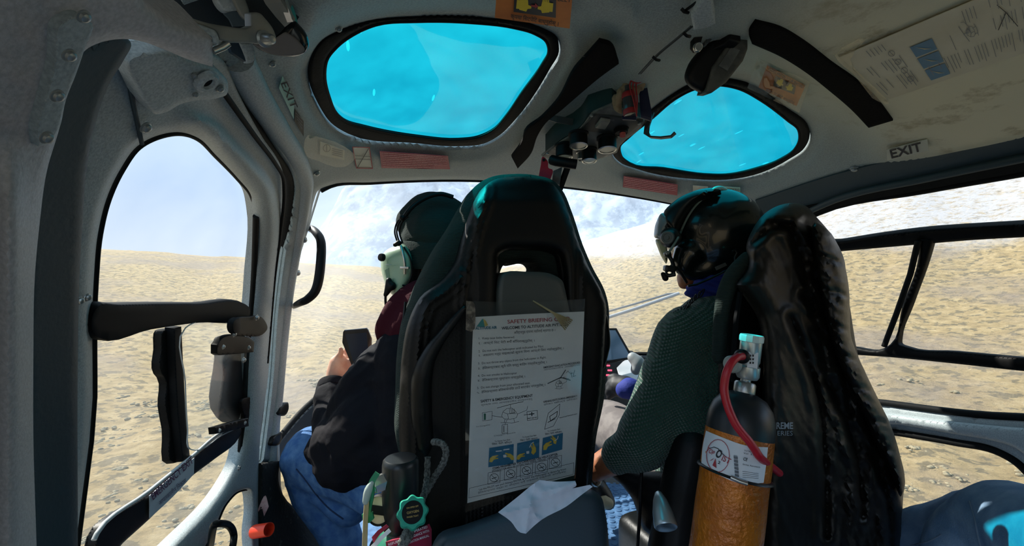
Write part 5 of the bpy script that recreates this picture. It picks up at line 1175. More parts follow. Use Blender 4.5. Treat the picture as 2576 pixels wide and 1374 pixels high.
lathe([(ko*24, -.006), (ko*25, -.004), (ko*25, .013), (ko*22, .016), (ko*12, .017), (ko*10, .030), (ko*11, .036)], p_top, ax2, 32, name='neck_ring', mat=mat('brushed_steel', col(165, 168, 165), .35, .9, bump=.1, bs=300), parent=OB)
rg = p_top+ax2*.028; up2 = (W(1886,870,.70)-W(1876,960,.70)).normalized()
q0 = W(1880, 948, .70)
ALU = mat('satin_aluminium', col(178, 190, 194), .32, .7)
lathe([(.0001, -.004), (ko*23, -.003), (ko*27, .002), (ko*27, .018), (ko*22, .020), (ko*23, .024), (ko*25, .026), (ko*25.5, .060), (ko*27, .0605)], q0, up2, 36, name='regulator_body', mat=ALU, parent=OB)
lathe([(ko*27*(1.02 if i % 2 else .98), .060+.0004*i) for i in range(2)]+[(ko*28, .061), (ko*28, .069), (ko*26, .072), (ko*22, .071), (ko*20, .064), (.0001, .064)], q0, up2, 12, name='regulator_cap', mat=mat('pale_plastic_cap', col(196, 220, 218), .4), parent=OB, sharp=25)
tube('stem', [p_top+ax2*.012, q0], ko*11, ALU, OB, seg=16)
RS_ = Side(q0, ko*25.8, up2)
sheet('regulator_label', [(1882,885),(1908,888),(1905,930),(1879,925)], RS_, WHT, off=.0006, grid=10, thick=.0004, parent=OB)
marks('label_print', [ppoly([(1886+7*j,892+9*i),(1890+7*j,893+9*i),(1889+7*j,898+9*i),(1885+7*j,897+9*i)], RS_, .0012) for i in range(3) for j in range(2)], INK, OB)
sn = (W(1822,918,.68)-W(1850,915,.70)).normalized()
lathe([(.006, -.012), (.006, 0), (ko*20, .001), (ko*22, .004), (ko*22, .010), (ko*19, .013), (.0001, .014)], W(1848,916,.695), sn, 30, name='side_knob', mat=mat('pale_grey_knob', col(150, 158, 154), .45), parent=OB)
bf = W(1868, 897, .672)
lathe([(ko*17, 0), (ko*18, .003), (ko*17, .008), (ko*13, .011)], bf, (Vector(CAM)-bf).normalized()+Vector((-.35, .1, .05)), 28, name='hose_fitting', mat=BLK, parent=OB)
REDH = mat('red_rubber_hose', col(178, 22, 40), .38)
hose = tube('red_hose', curve3([W(1872,897,.668), W(1856,898,.655), W(1840,912,.648), W(1828,937,.645), W(1822,967,.645), W(1823,992,.642), W(1829,1017,.638), W(1838,1042,.632), W(1850,1067,.628), W(1866,1089,.625), W(1883,1109,.622), W(1898,1130,.622), W(1912,1151,.626), W(1935,1170,.66), W(1960,1190,.70)], 6), .0062, REDH, OB, seg=14)
# ------------------------------------------------------------------ people
SKIN = mat('sunlit_skin', col(222, 176, 150), .55, c2=col(212, 158, 134), vs=40, bump=.1, bs=200)
SKIND = mat('brown_skin', col(165, 105, 70), .5, c2=col(145, 90, 60), vs=50, bump=.12, bs=200)
NAVYJ = mat('navy_black_jacket', col(19, 20, 27), .8, bump=.3, bs=60, spec=.12)
MAROON = mat('maroon_hood', col(62, 20, 30), .85, bump=.3, bs=120, spec=.1)
DENIM = mat('blue_denim', col(58, 96, 148), .85, c2=col(92, 130, 176), vs=45, vc=(.35, .7), bump=.35, bs=420, spec=.15)
KNIT = mat('dark_green_knit', col(26, 48, 44), .95, wave=(120, 'X'), wb=.5, bump=.6, bs=200, spec=.1, sheen=.2)
def R(px, d): return px*d/FPX
def L_(*pts): return limb([(W(x, y, d), R(r, d)) for x, y, d, r in pts])
def folds(seed, amp, s=(18, 18, 6)):
    return lambda c, n: n*amp*(noise.ridged_multi_fractal(Vector((c.x*s[0]+seed, c.y*s[1], c.z*s[2])), 1, 2, 3, 1, 2)-1.0)
pas = empty('person', (.12, 1.1, .2), 'person in black jacket, jeans and beanie in the left front seat, holding a phone', 'person')
# body: one skin from head to hand
def finger(pts, r): return limb([(W(*p), rr) for p, rr in zip(pts, r)], seg=10)
body = fuse('body', [
    ball(W(1100,625,1.16), (.088,.10,.115)), ball(Vector(W(1100,625,1.16))+Vector((-.01,.105,-.02)), (.014,.018,.02)), ball(Vector(W(1100,625,1.16))+Vector((-.005,.08,-.075)), (.04,.035,.035)), L_((1095,690,1.15,42),(1075,760,1.12,46)),
    L_((1060,850,1.10,95),(1050,1000,1.08,100),(1060,1150,1.06,100)),
    L_((985,905,1.10,58),(920,980,1.12,55),(845,1105,1.16,50)), L_((845,1105,1.16,48),(838,1040,1.22,38),(843,975,1.27,27)),
    L_((843,975,1.27,24),(850,935,1.28,27),(852,915,1.28,24)),
    finger([(845,935,1.275),(846,905,1.27),(858,888,1.265),(857,878,1.262)], [.012,.0105,.0095,.0075]),
    finger([(868,935,1.285),(884,912,1.285),(890,890,1.283),(898,880,1.277)], [.011,.010,.009,.0075]),
    finger([(862,928,1.30),(880,895,1.31),(890,872,1.305),(900,865,1.297)], [.011,.010,.009,.0075]),
    finger([(858,920,1.30),(872,880,1.315),(888,855,1.31),(899,850,1.300)], [.011,.0095,.0085,.007]),
    finger([(866,940,1.285),(885,928,1.285),(893,915,1.280),(898,905,1.274)], [.010,.009,.008,.0065]),
    ], SKIN, .0045, 5, pas)
bean = fuse('beanie', [ball(W(1102,604,1.16), (.104,.112,.100)), limb([(W(1040,560,1.16), .050), (W(1085,535,1.16), .062), (W(1130,545,1.16), .055)])], TEALC, .006, 8, pas, fn=lambda c, n: n*.003*noise.noise(c*22))
bm_c = W(1104, 640, 1.16); up3 = (cU*1.0+np.array(cR)*.08); up3 = Vector(up3).normalized()
lathe([(.092, -.046), (.106, -.045), (.112, -.03), (.113, .0), (.110, .022), (.106, .026), (.098, .022)], bm_c, up3, 44, name='beanie_brim', mat=TEALC, parent=pas)
CUPM = mat('mint_green_earcup', col(150, 178, 150), .35, coat=.3)
hset = empty('headset', W(1000,680,1.10), 'mint green aviation headset worn over the beanie', 'headset')
CPp = Pl(W(1000,680,1.075), (-.62,-.78,.0))
cup = puff('earcup', spl([(962,640),(958,668),(966,705),(978,733),(999,748),(1019,725),(1031,701),(1037,668),(1033,638),(1015,615),(995,619),(974,628)], 5), CPp, CUPM, .022, .012, 24, 6, hset)
fuse('ear_seal', [L_((1030,640,1.09,16),(1042,670,1.09,19),(1036,710,1.09,17))], BLK, .004, 4, hset)
def hb_(nm, pts, r, m, flat=1): return tube(nm, curve3([W(*p) for p in pts], 6), r, m, hset, seg=8)
for dx, dr in ((0, .0), (7, -.005), (-5, .01)): hb_('headband_wire', [(1006+dx,612,1.06+dr),(998+dx,585,1.06+dr),(1004+dx,560,1.055+dr),(1020+dx,545,1.05+dr)], .0022, BLK)
hb_('headband', [(1014,552,1.05),(1030,528,1.05),(1050,510,1.06),(1080,494,1.07),(1110,488,1.08),(1140,496,1.09)], .006, BLK)
fuse('wire_knot', [ball(W(1012,548,1.045), .008), ball(W(1003,612,1.05), .008), ball(W(994,616,1.05), .006)], BLK, .0025, 2, hset)
hb_('steel_fork', [(1008,618,1.045),(1014,640,1.04),(1018,662,1.038),(1018,690,1.04)], .0035, STEEL)
box(W(1018,674,1.036), (.022,.006,.009), frame(cF, cR), .001, name='fork_clip', mat=STEEL, parent=hset)
hb_('cup_wire', [(1016,622,1.05),(1032,650,1.045),(1036,690,1.045),(1024,716,1.045),(1012,718,1.04)], .0022, BLK)
lathe([(.010,0),(.0105,.006),(.009,.010),(.0001,.0105)], W(964,648,1.065), (-.8,-.6,0), 20, name='volume_knob', mat=BLK, parent=hset)
box(W(977,666,1.043), (.012,.0008,.012), frame((-.62,-.78,0), cR), 0, name='cup_label', mat=WHT, parent=hset)
sheet('cup_marking', spl([(968,680,1),(978,674,1),(980,704,1),(974,706,1)], 2), CPp, mat('pale_green_mark', col(120, 150, 125), .5), off=.0225, grid=20, thick=.0006, parent=hset)
fuse('boom_joint', [L_((978,706,1.045,8),(976,728,1.045,9),(970,742,1.045,6)), ball(W(985,720,1.045), .012)], BLK, .003, 3, hset)
hb_('mic_boom', [(970,742,1.045),(970,760,1.05),(973,784,1.06),(985,800,1.09)], .0032, BLK)
hood = fuse('hood', [L_((1090,715,1.06,20),(1040,735,1.05,26),(998,775,1.05,30),(972,822,1.06,28),(968,850,1.07,22)), L_((1080,760,1.05,60),(1030,830,1.06,60))], MAROON, .006, 6, pas, fn=folds(3, .002))
def jfold(c, n):
    q = noise.ridged_multi_fractal(Vector((c.x*9+c.z*7, c.y*9, c.z*10-c.x*8)), 1, 2.1, 3, 1, 2)-1
    return n*.0055*q
jac = fuse('jacket', [L_((1055,900,1.09,115),(1060,1050,1.07,130),(1050,1150,1.05,110)), L_((985,920,1.09,72),(925,985,1.10,72),(862,1100,1.13,66)), L_((860,1110,1.13,72),(848,1060,1.18,58),(836,1005,1.22,43),(832,982,1.24,36)),
    L_((960,1050,1.08,110),(890,1130,1.08,100),(870,1120,1.08,86)), L_((970,1130,1.05,90),(860,1130,1.08,75),(815,1130,1.1,45))], NAVYJ, .0055, 5, pas, fn=jfold)
cf = [Vector((0,0,0))]
cw = W(838, 972, 1.25); cd = (W(846,945,1.28)-W(836,1005,1.22)).normalized()
lathe([(.036,-.016),(.044,-.014),(.046,0),(.044,.010),(.038,.012),(.032,.008)], cw, cd, 30, name='cuff', mat=NAVYJ, parent=pas)
jeans = fuse('jeans', [L_((790,1150,1.20,78),(900,1180,1.12,82),(1010,1230,1.05,88)), L_((785,1150,1.20,72),(805,1230,1.20,66),(850,1330,1.18,50),(880,1420,1.16,42)), L_((830,1210,1.17,60),(880,1270,1.14,50))], DENIM, .006, 6, pas, fn=folds(9, .0025, (10, 10, 16)))
sm2 = [onmesh(jeans, x, y, .0004, 1.2)[0] for x, y in spl([(746,1180),(767,1205),(795,1243),(831,1282),(864,1306)], 5, False)]
tube('trouser_seam', sm2, .0022, mat('dark_seam', col(28, 50, 84), .9), pas, seg=6)
# jacket details: zip at the cuff and chest cord
ph = empty('smartphone', W(895,872,1.27), 'black smartphone held up by the passenger against the windshield', 'phone')
PHP = Pl(W(895,870,1.262), (-.15,-1,-.1))
sheet('phone_body', spl([(863,836),(866,831,1),(922,826,1),(926,830),(934,905,1),(928,918),(892,922),(884,918,1)], 3), PHP, mat('phone_black', col(16, 18, 22), .25), off=0, grid=14, thick=.008, parent=ph, lip=(3, .001))
sheet('phone_screen', spl([(868,841,1),(922,837,1),(929,905,1),(888,909,1)], 2), PHP, mat('dark_blue_screen', col(26, 38, 56), .15), off=.0004, grid=30, thick=.0003, parent=ph)
# ---- pilot
pil = empty('person', (.85, .95, .2), 'person in a dark green knitted sweater and black helmet in the right front seat', 'person')
hcn = W(1790, 600, 1.07)
pbody = fuse('body', [ball(W(1775,615,1.08), (.085,.10,.12)), L_((1790,690,1.07,46),(1800,760,1.06,55)), ball(W(1722,700,1.06), (.018,.022,.022)), L_((1735,690,1.06,30),(1722,712,1.055,17)),
    L_((1800,850,1.02,105),(1790,1050,1.0,115),(1780,1250,.98,115)),
    L_((1735,850,1.0,60),(1680,980,.98,54),(1610,1120,.95,48)), L_((1610,1125,.95,46),(1555,1150,.98,38),(1500,1178,1.01,31),(1478,1188,1.02,25)),
    L_((1482,1190,1.02,24),(1460,1205,1.03,27),(1445,1212,1.035,24)),
    finger([(1456,1222,1.03),(1436,1236,1.03),(1426,1252,1.03),(1428,1266,1.03)], [.011,.0095,.0085,.007]), finger([(1448,1216,1.04),(1424,1228,1.045),(1412,1244,1.045),(1414,1258,1.045)], [.011,.0095,.0085,.007]),
    finger([(1442,1208,1.045),(1418,1216,1.05),(1404,1230,1.055),(1404,1244,1.055)], [.011,.0095,.0085,.007]), finger([(1462,1226,1.02),(1446,1244,1.02),(1440,1258,1.02),(1442,1268,1.02)], [.010,.009,.008,.0065]), finger([(1458,1196,1.03),(1440,1190,1.02),(1424,1196,1.02),(1414,1204,1.02)], [.012,.010,.009,.0075])], SKIND, .005, 5, pil)
def kn(c, n): return n*(.0022*noise.ridged_multi_fractal(Vector((c.x*8, c.y*8, c.z*14)), 1, 2, 2, 1, 2))
def knit_mat():
    m = mat('waffle_knit_green', col(44, 78, 66), .95, spec=.08, sheen=.3); t = m.node_tree; g = t.nodes.new('ShaderNodeNewGeometry'); b = t.nodes['Principled BSDF']
    hs_ = []
    for ax, sc, rot in (('Z', 58, 0), ('X', 52, .35)):
        mp = t.nodes.new('ShaderNodeMapping'); mp.inputs['Rotation'].default_value = (0, .55, rot); t.links.new(g.outputs['Position'], mp.inputs[0])
        wv = t.nodes.new('ShaderNodeTexWave'); wv.bands_direction = ax; wv.inputs['Scale'].default_value = sc; t.links.new(mp.outputs[0], wv.inputs['Vector']); hs_.append(wv.outputs['Fac'])
    mu = t.nodes.new('ShaderNodeMath'); mu.operation = 'MULTIPLY'; t.links.new(hs_[0], mu.inputs[0]); t.links.new(hs_[1], mu.inputs[1])
    bp = t.nodes.new('ShaderNodeBump'); bp.inputs['Strength'].default_value = 1; bp.inputs['Distance'].default_value = .005; t.links.new(mu.outputs[0], bp.inputs['Height']); t.links.new(bp.outputs[0], b.inputs['Normal'])
    return m
WAF = knit_mat()
swt = fuse('sweater', [L_((1800,860,1.02,120),(1790,1050,1.0,130),(1780,1250,.98,125)), L_((1770,820,1.02,55),(1735,855,1.0,84),(1690,980,.98,82),(1618,1110,.95,68)), L_((1618,1112,.95,64),(1590,1130,.96,56),(1562,1142,.97,45),(1553,1150,.98,40)),
    L_((1740,860,1.0,88),(1790,840,1.0,90)), L_((1700,960,.98,88),(1760,1100,.96,110))], WAF, .0055, 6, pil, fn=kn)
fuse('neck_collar', [L_((1745,782,1.02,16),(1790,768,1.0,20),(1840,760,.98,18))], mat('grey_green_collar', col(50, 60, 54), .9), .005, 4, pil)
SCF = mat('royal_blue_scarf', col(20, 40, 130), .8, bump=.3, bs=90)
fuse('blue_scarf', [L_((1738,733,1.03,15),(1775,715,1.015,20),(1812,700,1.005,18),(1845,680,1.0,16)), L_((1750,745,1.03,14),(1800,728,1.01,22),(1850,710,1.0,20))], SCF, .004, 4, pil, fn=lambda c, n: n*.003*math.sin((c.z*1.0+c.x*.4)*330))
TRS = mat('grey_trousers', col(118, 112, 110), .85, c2=col(98, 92, 92), vs=30, bump=.12, bs=200)
fuse('trousers', [L_((1740,1230,1.0,70),(1640,1140,1.15,62),(1545,1080,1.38,66),(1520,1072,1.42,66)), L_((1510,1080,1.42,64),(1488,1170,1.48,44),(1490,1230,1.52,32))], TRS, .008, 6, pil, fn=folds(5, .0015, (6, 6, 9)))
fuse('shoe', [L_((1500,1225,1.42,26),(1518,1250,1.42,24),(1528,1262,1.42,20))], mat('black_leather_shoe', col(24, 24, 25), .4), .005, 4, pil)
fuse('toe_cap', [L_((1518,1262,1.39,17),(1530,1266,1.39,14))], mat('beige_toe_cap', col(170, 155, 125), .6), .004, 3, pil)
fuse('glove', [L_((1600,985,1.32,24),(1572,975,1.34,30),(1556,972,1.35,26)), finger([(1556,985,1.34),(1540,992,1.35),(1532,1000,1.36)], [.013,.012,.010]), finger([(1552,972,1.34),(1536,978,1.35),(1528,988,1.36)], [.013,.012,.010]), finger([(1555,962,1.35),(1538,962,1.36),(1528,972,1.37)], [.013,.012,.010]), finger([(1562,955,1.35),(1546,948,1.36),(1534,950,1.37)], [.014,.012,.010])], mat('black_glove', col(22, 24, 30), .6), .0045, 4, pil)
fuse('blue_cuff', [L_((1602,985,1.31,25),(1584,978,1.315,28),(1572,980,1.32,24))], SCF, .005, 4, pil)
wv_ = W(1487, 1186, 1.015); wd = (W(1478,1190,1.02)-W(1500,1178,1.01)).normalized(); a_, b_2, c_2 = frame(wd, cU)
tube('wristwatch', [wv_+(a_*math.cos(t_)+b_2*math.sin(t_))*.0325 for t_ in np.linspace(0, 2*math.pi, 34, endpoint=False)], [.0042+.001*(i % 2) for i in range(34)], STEEL, pil, closed=True, seg=8)
# helmet
hel = empty('flight_helmet', hcn, 'glossy black flight helmet with a visor, side knob and boom microphone', 'helmet')
HELM = mat('glossy_black_green_shell', col(9, 18, 18), .24, coat=.35, bump=.02, bs=20)
HELD = mat('satin_black_shell', col(16, 19, 20), .35)
shellm = fuse('shell', [ball(W(1800,592,1.07), (.110,.122,.120), seg=32), ball(W(1780,575,1.08), (.112,.12,.105), seg=32), L_((1845,640,1.04,66),(1790,668,1.03,42),(1752,680,1.03,30)), L_((1735,640,1.03,42),(1722,665,1.03,30),(1745,690,1.03,20))], HELM, .005, 14, hel)
MS = MeshSurf(shellm, 1.07)
class Pad(MeshSurf):
    pass
sheet('visor_cover', spl([(1668,538),(1694,508),(1738,484),(1775,478),(1812,477),(1775,492),(1745,512),(1722,540),(1706,570),(1700,585),(1680,572),(1668,560)], 4), Pl(W(1735,530,.985), (-.75,-.62,.15)), HELD, off=0, grid=8, thick=.03, parent=hel, lip=(14, .01), relief=lambda x, y, d: .014*np.sqrt(np.clip(1-(1-np.minimum(d/20, 1))**2, 0, 1)))
VIS = mat('grey_visor_housing', col(120, 128, 132), .3, coat=.3)
puff('visor_housing', spl([(1666,536),(1652,556),(1646,580),(1647,598),(1658,602),(1672,606),(1676,580),(1684,560),(1680,545)], 4), Pl(W(1665,572,1.02), (-.9,-.4,0)), VIS, .014, .05, 12, 6, hel)
puff('visor_lens', spl([(1650,602),(1656,628),(1666,650),(1676,664),(1680,640),(1676,618),(1668,606)], 4), Pl(W(1665,630,1.03), (-.9,-.4,0)), mat('pale_yellow_lens', col(170, 165, 130), .1), .006, .04, 8, 6, hel)
kp = W(1682, 598, .975); kd = (Vector(CAM)-kp).normalized()+Vector((-.5, 0, 0))
lathe([(.0001,-.02),(.024,-.02),(.024,-.006),(.020,-.003),(.0165,0),(.015,.003),(.0001,.003)], kp, kd, 32, name='visor_knob_base', mat=HELD, parent=hel)
lathe([(.0150,.003),(.0160,.008),(.0145,.011),(.010,.011),(.009,.0095),(.005,.0095),(.0045,.013),(.0001,.013)], kp, kd, 32, name='visor_knob', mat=mat('worn_grey_knob', col(92, 96, 96), .45), parent=hel)
tube('elastic_cord', [Vector(MS.pts([x], [y], .004)[0]) for x, y in spl([(1812,478),(1780,492),(1748,520),(1728,550),(1714,580)], 4, False)]+[W(1706,598,.965), W(1694,618,.965), W(1682,636,.97)], .0028, mat('grey_green_cord', col(110, 130, 126), .6), hel, seg=8)
tube('rear_cord', [W(x, y, .955) for x, y in ((1842,632),(1850,628),(1854,636),(1848,648),(1850,662),(1838,676),(1810,690),(1780,704),(1752,716),(1730,720))], .0024, HELD, hel, seg=8)
fuse('crown_pad', [ball(W(1808,476,1.03), (.018,.014,.008)), ball(W(1818,479,1.03), (.012,.012,.007))], mat('pale_teal_pad', col(150, 190, 184), .5), .003, 3, hel)
sheet('name_plate', spl([(1799,672,1),(1825,661,1),(1829,668,1),(1803,680,1)], 2), Pl(W(1814,670,.962), (-.3,-.9,-.1)), mat('grey_plate', col(90, 92, 90), .5), off=0, grid=20, thick=.002, parent=hel)
fuse('mic_bracket', [box(W(1679,640,.975), (.016,.012,.014), frame(cF, (1,.3,.2)), .002, raw=True), tube('x', [W(1680,640,.975), W(1690,655,.975), W(1694,668,.98)], .005, None, raw=True), box(W(1684,676,.985), (.026,.014,.020), frame(cF, (1,.2,-.1)), .003, raw=True), tube('x', [W(1672,688,.985), W(1682,694,.985), W(1700,690,.98)], .005, None, raw=True), tube('x', [W(1700,672,.98), W(1715,690,.985), W(1728,712,1.0)], .004, None, raw=True)], mat('dark_mic_metal', col(46, 48, 48), .35, .5), .0022, 2, hel)
fuse('microphone', [L_((1668,690,.985,6),(1674,700,.985,8))], BLK, .002, 2, hel)
lathe([(.004,0),(.005,.002),(.004,.004),(.0001,.004)], W(1678,636,.966), (-.3,-.9,0), 14, name='mic_screw', mat=STEEL, parent=hel)
ck = []
cl0 = curve3([W(1768,736,.985), W(1745,752,.985), W(1722,775,.985), W(1700,788,.99), W(1688,796,.99)], 60)
for i, p in enumerate(cl0):
    a = i*2*math.pi/(len(cl0)/10); ck.append(p+Vector(cU)*.009*math.sin(a)+Vector(cR)*.004*math.sin(a)+Vector(cF)*.0075*math.cos(a))
tube('coiled_cord', ck, .0014, BLK, hel, seg=6)
# ---- cockpit bits beyond the seats
tb = empty('tablet', W(1560,870,1.45), 'tablet with a blue grey screen standing on the instrument console', 'tablet')
TBP = Pl(W(1560,870,1.45), (.12,-1,.35))
sheet('tablet_body', spl([(1505,826,1),(1551,826,1),(1594,902,1),(1520,916,1),(1500,890,1)], 3), TBP, BLK, off=0, grid=20, thick=.012, parent=tb, lip=(3, .001))
sheet('tablet_screen', spl([(1508,831,1),(1548,831,1),(1586,898,1),(1525,908,1),(1508,880,1)], 3), TBP, mat('blue_grey_screen', col(110, 130, 155), .12), off=.001, grid=30, thick=.0005, parent=tb)
ic_ = empty('instrument_console', W(1520,960,1.5), 'dark instrument console with red lit gauges between the front seats', 'console')
CM = mat('console_black', col(22, 24, 26), .6)
fuse('console_body', [box(W(1480,1020,1.60), (.42,.16,.40), frame((0, .25, 1), (1, 0, 0)), .03, raw=True)], CM, .01, 3, ic_)
for i, (x, y) in enumerate(((1529,920),(1534,932),(1528,944))):
    box(W(x,y,1.42), (.014,.004,.006), frame(cF, cR), 0, name='indicator_light', mat=mat('red_indicator', (.5, .01, .02, 1), .4, emit=((1, .05, .1, 1), 3.0)), parent=ic_)
o = sheet('chart_sheet', spl([(1552,925,1),(1575,905),(1612,912,1),(1606,945),(1600,962,1),(1560,955,1)], 3), Pl(W(1580,935,1.42), (0,-.5,.85)), WHT, grid=20, thick=.002); tagp(o, 'white chart lying on the console to the left of the green sleeve', 'chart')
o = fuse('grey_pouch', [L_((1592,900,1.38,14),(1606,915,1.37,18),(1600,930,1.37,14))], mat('pale_grey_pouch', col(150, 155, 158), .5), .004, 3); tagp(o, 'pale grey rounded case on the console next to the tablet', 'case')
o = fuse('black_cable', [tube('x', curve3([W(1617,1166,.93), W(1613,1200,.93), W(1611,1260,.92), W(1607,1330,.92), W(1600,1420,.92)], 5), .0042, None, raw=True)], BLK, .0025, 1); tagp(o, 'black cable hanging below the green sleeve elbow', 'cable')
wi = empty('outside_probe', W(1620,765,2.15), 'grey double rod mounted outside the windshield left of the pilot', 'probe')
tube('rod', [W(1500,808,2.15), W(1600,776,2.15), W(1708,738,2.15)], .0085, mat('light_grey_rod', col(150, 152, 156), .5), wi); tube('rod', [W(1500,792,2.17), W(1600,764,2.17), W(1680,740,2.17), W(1708,738,2.15)], .0055, mat('dark_grey_rod', col(90, 94, 98), .5), wi)
lp = empty('metal_cone', W(1680,1310,.71), 'silver open ended cone below the pilot seat beside the orange bottle', 'duct')
dn = Vector((-.25, -.6, -.55)).normalized(); p0 = W(1676, 1328, .70)
lathe([(.0185, 0), (.0195, -.002), (.0195, -.006), (.017, -.026), (.012, -.045), (.006, -.058), (.0001, -.062)], p0, dn, 36, name='cone', mat=ALU, parent=lp); lathe([(.0185, 0), (.0165, -.002), (.015, -.02), (.0001, -.024)], p0, dn, 30, name='bore', mat=BLK, parent=lp)
# red lever and placard low on the left
rl = empty('red_lever', W(660,1335,1.0), 'orange red tubular lever low on the left door post', 'lever')
rd_ = (W(692,1330,.98)-W(640,1338,1.0)).normalized(); pR = W(640,1338,1.0)
lathe([(.0001,0),(.0150,0),(.0155,.004),(.0150,.046),(.0152,.049),(.0135,.049),(.0125,.03),(.0001,.029)], pR, rd_, 26, name='lever_tube', mat=mat('orange_red_plastic', col(230, 60, 28), .4), parent=rl)
o = sheet('placard', spl([(668,1248),(676,1275,1),(660,1310),(648,1350),(640,1390,1),(628,1390,1),(634,1340),(648,1285)], 4), facing(650,1320,1.04), mat('pink_placard', col(196, 170, 172), .5, c2=col(170, 120, 125), vs=60), grid=14, thick=.003); tagp(o, 'pale pink instruction strip behind the red lever', 'placard')
# ---- pilot seat and the puffer jacket hanging on it
ps = empty('pilot_seat', (.95, .75, .2), 'black pilot seat mostly hidden under the draped puffer jacket', 'seat')
PP = Pl((0, .66, 0), (0, -1, 0))
puff('seat_shell', spl([(1882,660),(1850,700),(1826,745),(1812,820),(1805,1000),(1795,1150),(1780,1300),(1765,1450,1),(2255,1450,1),(2225,1100),(2160,900),(2120,700),(2060,580),(1980,535),(1920,560)], 5), PP, SHELL, .02, .05, 40, 14, ps)
fuse('seat_edge', [limb([(W(1880,650,.80), .014), (W(1848,690,.80), .017), (W(1826,735,.80), .016), (W(1814,800,.80), .014), (W(1808,900,.80), .013)])], TEALC, .004, 4, ps)
fuse('seat_cushion', [box((.93, .90, .42), (.44, .42, .15), None, .04, raw=True)], VIN, .012, 5, ps)
fuse('seat_base', [L_((1560,1195,1.02,14),(1600,1225,1.0,26),(1660,1290,.96,60)), L_((1530,1180,1.04,12),(1590,1205,1.0,24),(1700,1240,.95,50))], SHELL, .006, 4, ps)
fuse('seat_side', [L_((1745,1120,.90,55),(1720,1250,.88,60),(1700,1400,.86,70))], SHELL, .006, 4, ps)
tube('belt_guide', [W(1862,735,.775), W(1852,800,.775), W(1846,880,.775), W(1842,960,.775)], .0045, GBAR, ps, seg=4)
PUF = mat('black_puffer_nylon', col(22, 19, 15), .44, bump=.15, bs=60, spec=.3)
jk = empty('puffer_jacket', W(2040,700,.78), 'black quilted puffer jacket draped over the pilot seat', 'jacket')
JP = Pl((0, .60, 0), (0, -1, 0))
JO = spl([(2007,512),(1962,516),(1924,537),(1893,578),(1877,625),(1882,650),(1879,672),(1850,716,1),(1871,745),(1905,800),(1914,860),(1918,1000),(1916,1150),(1912,1300),(1910,1460,1),(2278,1460,1),(2273,1349),(2272,1250),(2277,1211),(2268,1169),(2262,1142),(2252,1107),(2245,1083),(2231,1048),(2216,1020),(2203,993),(2186,959),(2176,934),(2155,892),(2140,843),(2138,775),(2134,726),(2128,684),(2125,658),(2114,628),(2100,603),(2082,578),(2052,544),(2030,520)], 4)
def wr_(x, y, sx, sy, seed, a):     # wrinkles stretched along a slanting direction
    ca, sa = math.cos(a), math.sin(a); return np.array([noise.fractal(Vector(((xx*ca+yy*sa)/sx, (-xx*sa+yy*ca)/sy, seed)), 1, 2, 3) for xx, yy in zip(x, y)])
def jd(x, y, d):
    Q = np.stack([x, y], 1); k_ = .25+.75*sm((x-1960-(y-520)*.12)/90); r = k_*(.008*wr_(x, y, 34, 120, 2.0, -.35)+.003*wr_(x, y, 15, 60, 5.0, -.5))
    # quilting seams that cross the right side
    r = r+k_*.0022*wr_(x, y, 6, 34, 7.0, -.25)
    for ln_ in (((1940,560),(1985,575),(2007,620),(2026,677),(2030,707),(2045,752),(2050,790)), ((2022,745),(2068,783),(2090,820),(2105,877),(2120,926),(2132,983),(2140,1040)), ((2045,692),(2083,745),(2120,783),(2139,820)), ((2083,703),(2120,737),(2137,783)), ((2020,560),(2060,620),(2090,670),(2128,690)), ((2102,820),(2128,843),(2143,877),(2151,915),(2140,945)), ((2135,931),(2173,1003),(2177,1038),(2211,1093),(2228,1124),(2260,1186),(2270,1221)), ((1885,620),(1930,580),(1990,565)), ((2080,960),(2120,1040),(2150,1120),(2165,1200),(2170,1300)), ((2190,1080),(2215,1180),(2235,1280),(2240,1380)), ((1990,800),(2030,900),(2060,1000),(2075,1150),(2080,1350))):
        a = pdist(Q, spl([p for p in ln_], 5, False), False); r = r-.0075*np.exp(-(a/7.5)**2)+.004*np.exp(-((a-22)/12)**2)
    return r
puff('jacket_body', JO, JP, PUF, .055, .06, 60, 6, jk, detail=jd)
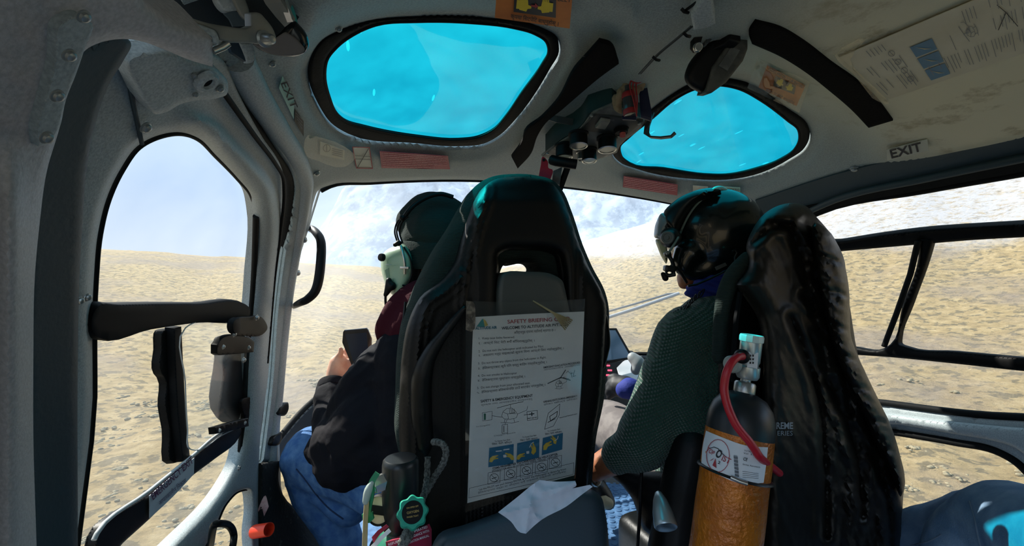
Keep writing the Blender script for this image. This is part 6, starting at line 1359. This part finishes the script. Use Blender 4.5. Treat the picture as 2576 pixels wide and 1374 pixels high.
def sl_(x, y, d):
    Q = np.stack([x, y], 1); r = .004*wr_(x, y, 12, 40, 8.0, -.9)
    for ln_ in (((2060,640),(2130,665)), ((2075,730),(2140,745)), ((2080,810),(2140,835)), ((2095,890),(2160,905)), ((2120,970),(2200,985)), ((2150,1050),(2235,1065)), ((2190,1130),(2262,1135))):
        a = pdist(Q, np.array(ln_, float), False); r = r-.006*np.exp(-(a/7)**2)
    return r
puff('jacket_sleeve', spl([(2050,560),(2082,578),(2112,626),(2126,670),(2136,730),(2138,800),(2142,850),(2158,895),(2188,960),(2218,1022),(2246,1084),(2264,1145),(2276,1210),(2266,1250),(2245,1200),(2205,1120),(2170,1040),(2130,960),(2100,880),(2078,800),(2062,720),(2048,640)], 4), Pl((0, .535, 0), (0, -1, 0)), PUF, .030, .03, 26, 6, jk, detail=sl_)
JS = MeshSurf(jk.children[0] if jk.children else None, .8)
TX = Pl(W(1974, 1070, .70), (0, -1, 0))
jm = [o for o in COL.objects if o.parent == jk and o.name.startswith('jacket_body')][0]; JS = MeshSurf(jm, .8)
marks('printed_words', [ptext('REME', (1953,1079), (1995,1079), 16, JS, .003, .03), ptext('ERIES', (1956,1096), (1994,1096), 12, JS, .003, .0)], mat('grey_print', col(130, 140, 150), .6), jk)
# ---- knees of a passenger at the lower right
kp_ = empty('person', (1.0, .2, .25), 'seated person in faded blue jeans, only the knees in view at the lower right', 'person')
FAD = mat('faded_denim', col(104, 136, 170), .85, c2=col(136, 164, 192), vs=30, vc=(.35, .7), bump=.3, bs=420, spec=.15)
kb = fuse('jeans', [L_((2250,1400,.90,78),(2400,1345,.84,80),(2520,1310,.76,84)), L_((2520,1310,.76,84),(2560,1500,.72,80),(2580,1700,.7,70)),
    L_((2560,1345,.62,128),(2480,1420,.66,118),(2420,1600,.70,100)), L_((2560,1345,.62,128),(2740,1420,.50,150),(2950,1560,.38,170))], FAD, .006, 6, kp_, fn=folds(2, .003, (9, 9, 9)))
for L2_ in ([(2440,1262),(2452,1300),(2462,1350),(2475,1400)], [(2290,1372),(2340,1362),(2370,1345)]):
    tube('trouser_seam', [onmesh(kb, x, y, .0006, .8)[0] for x, y in spl(L2_, 5, False)], .0012, mat('pale_seam', col(110, 130, 150), .9), kp_, seg=6)
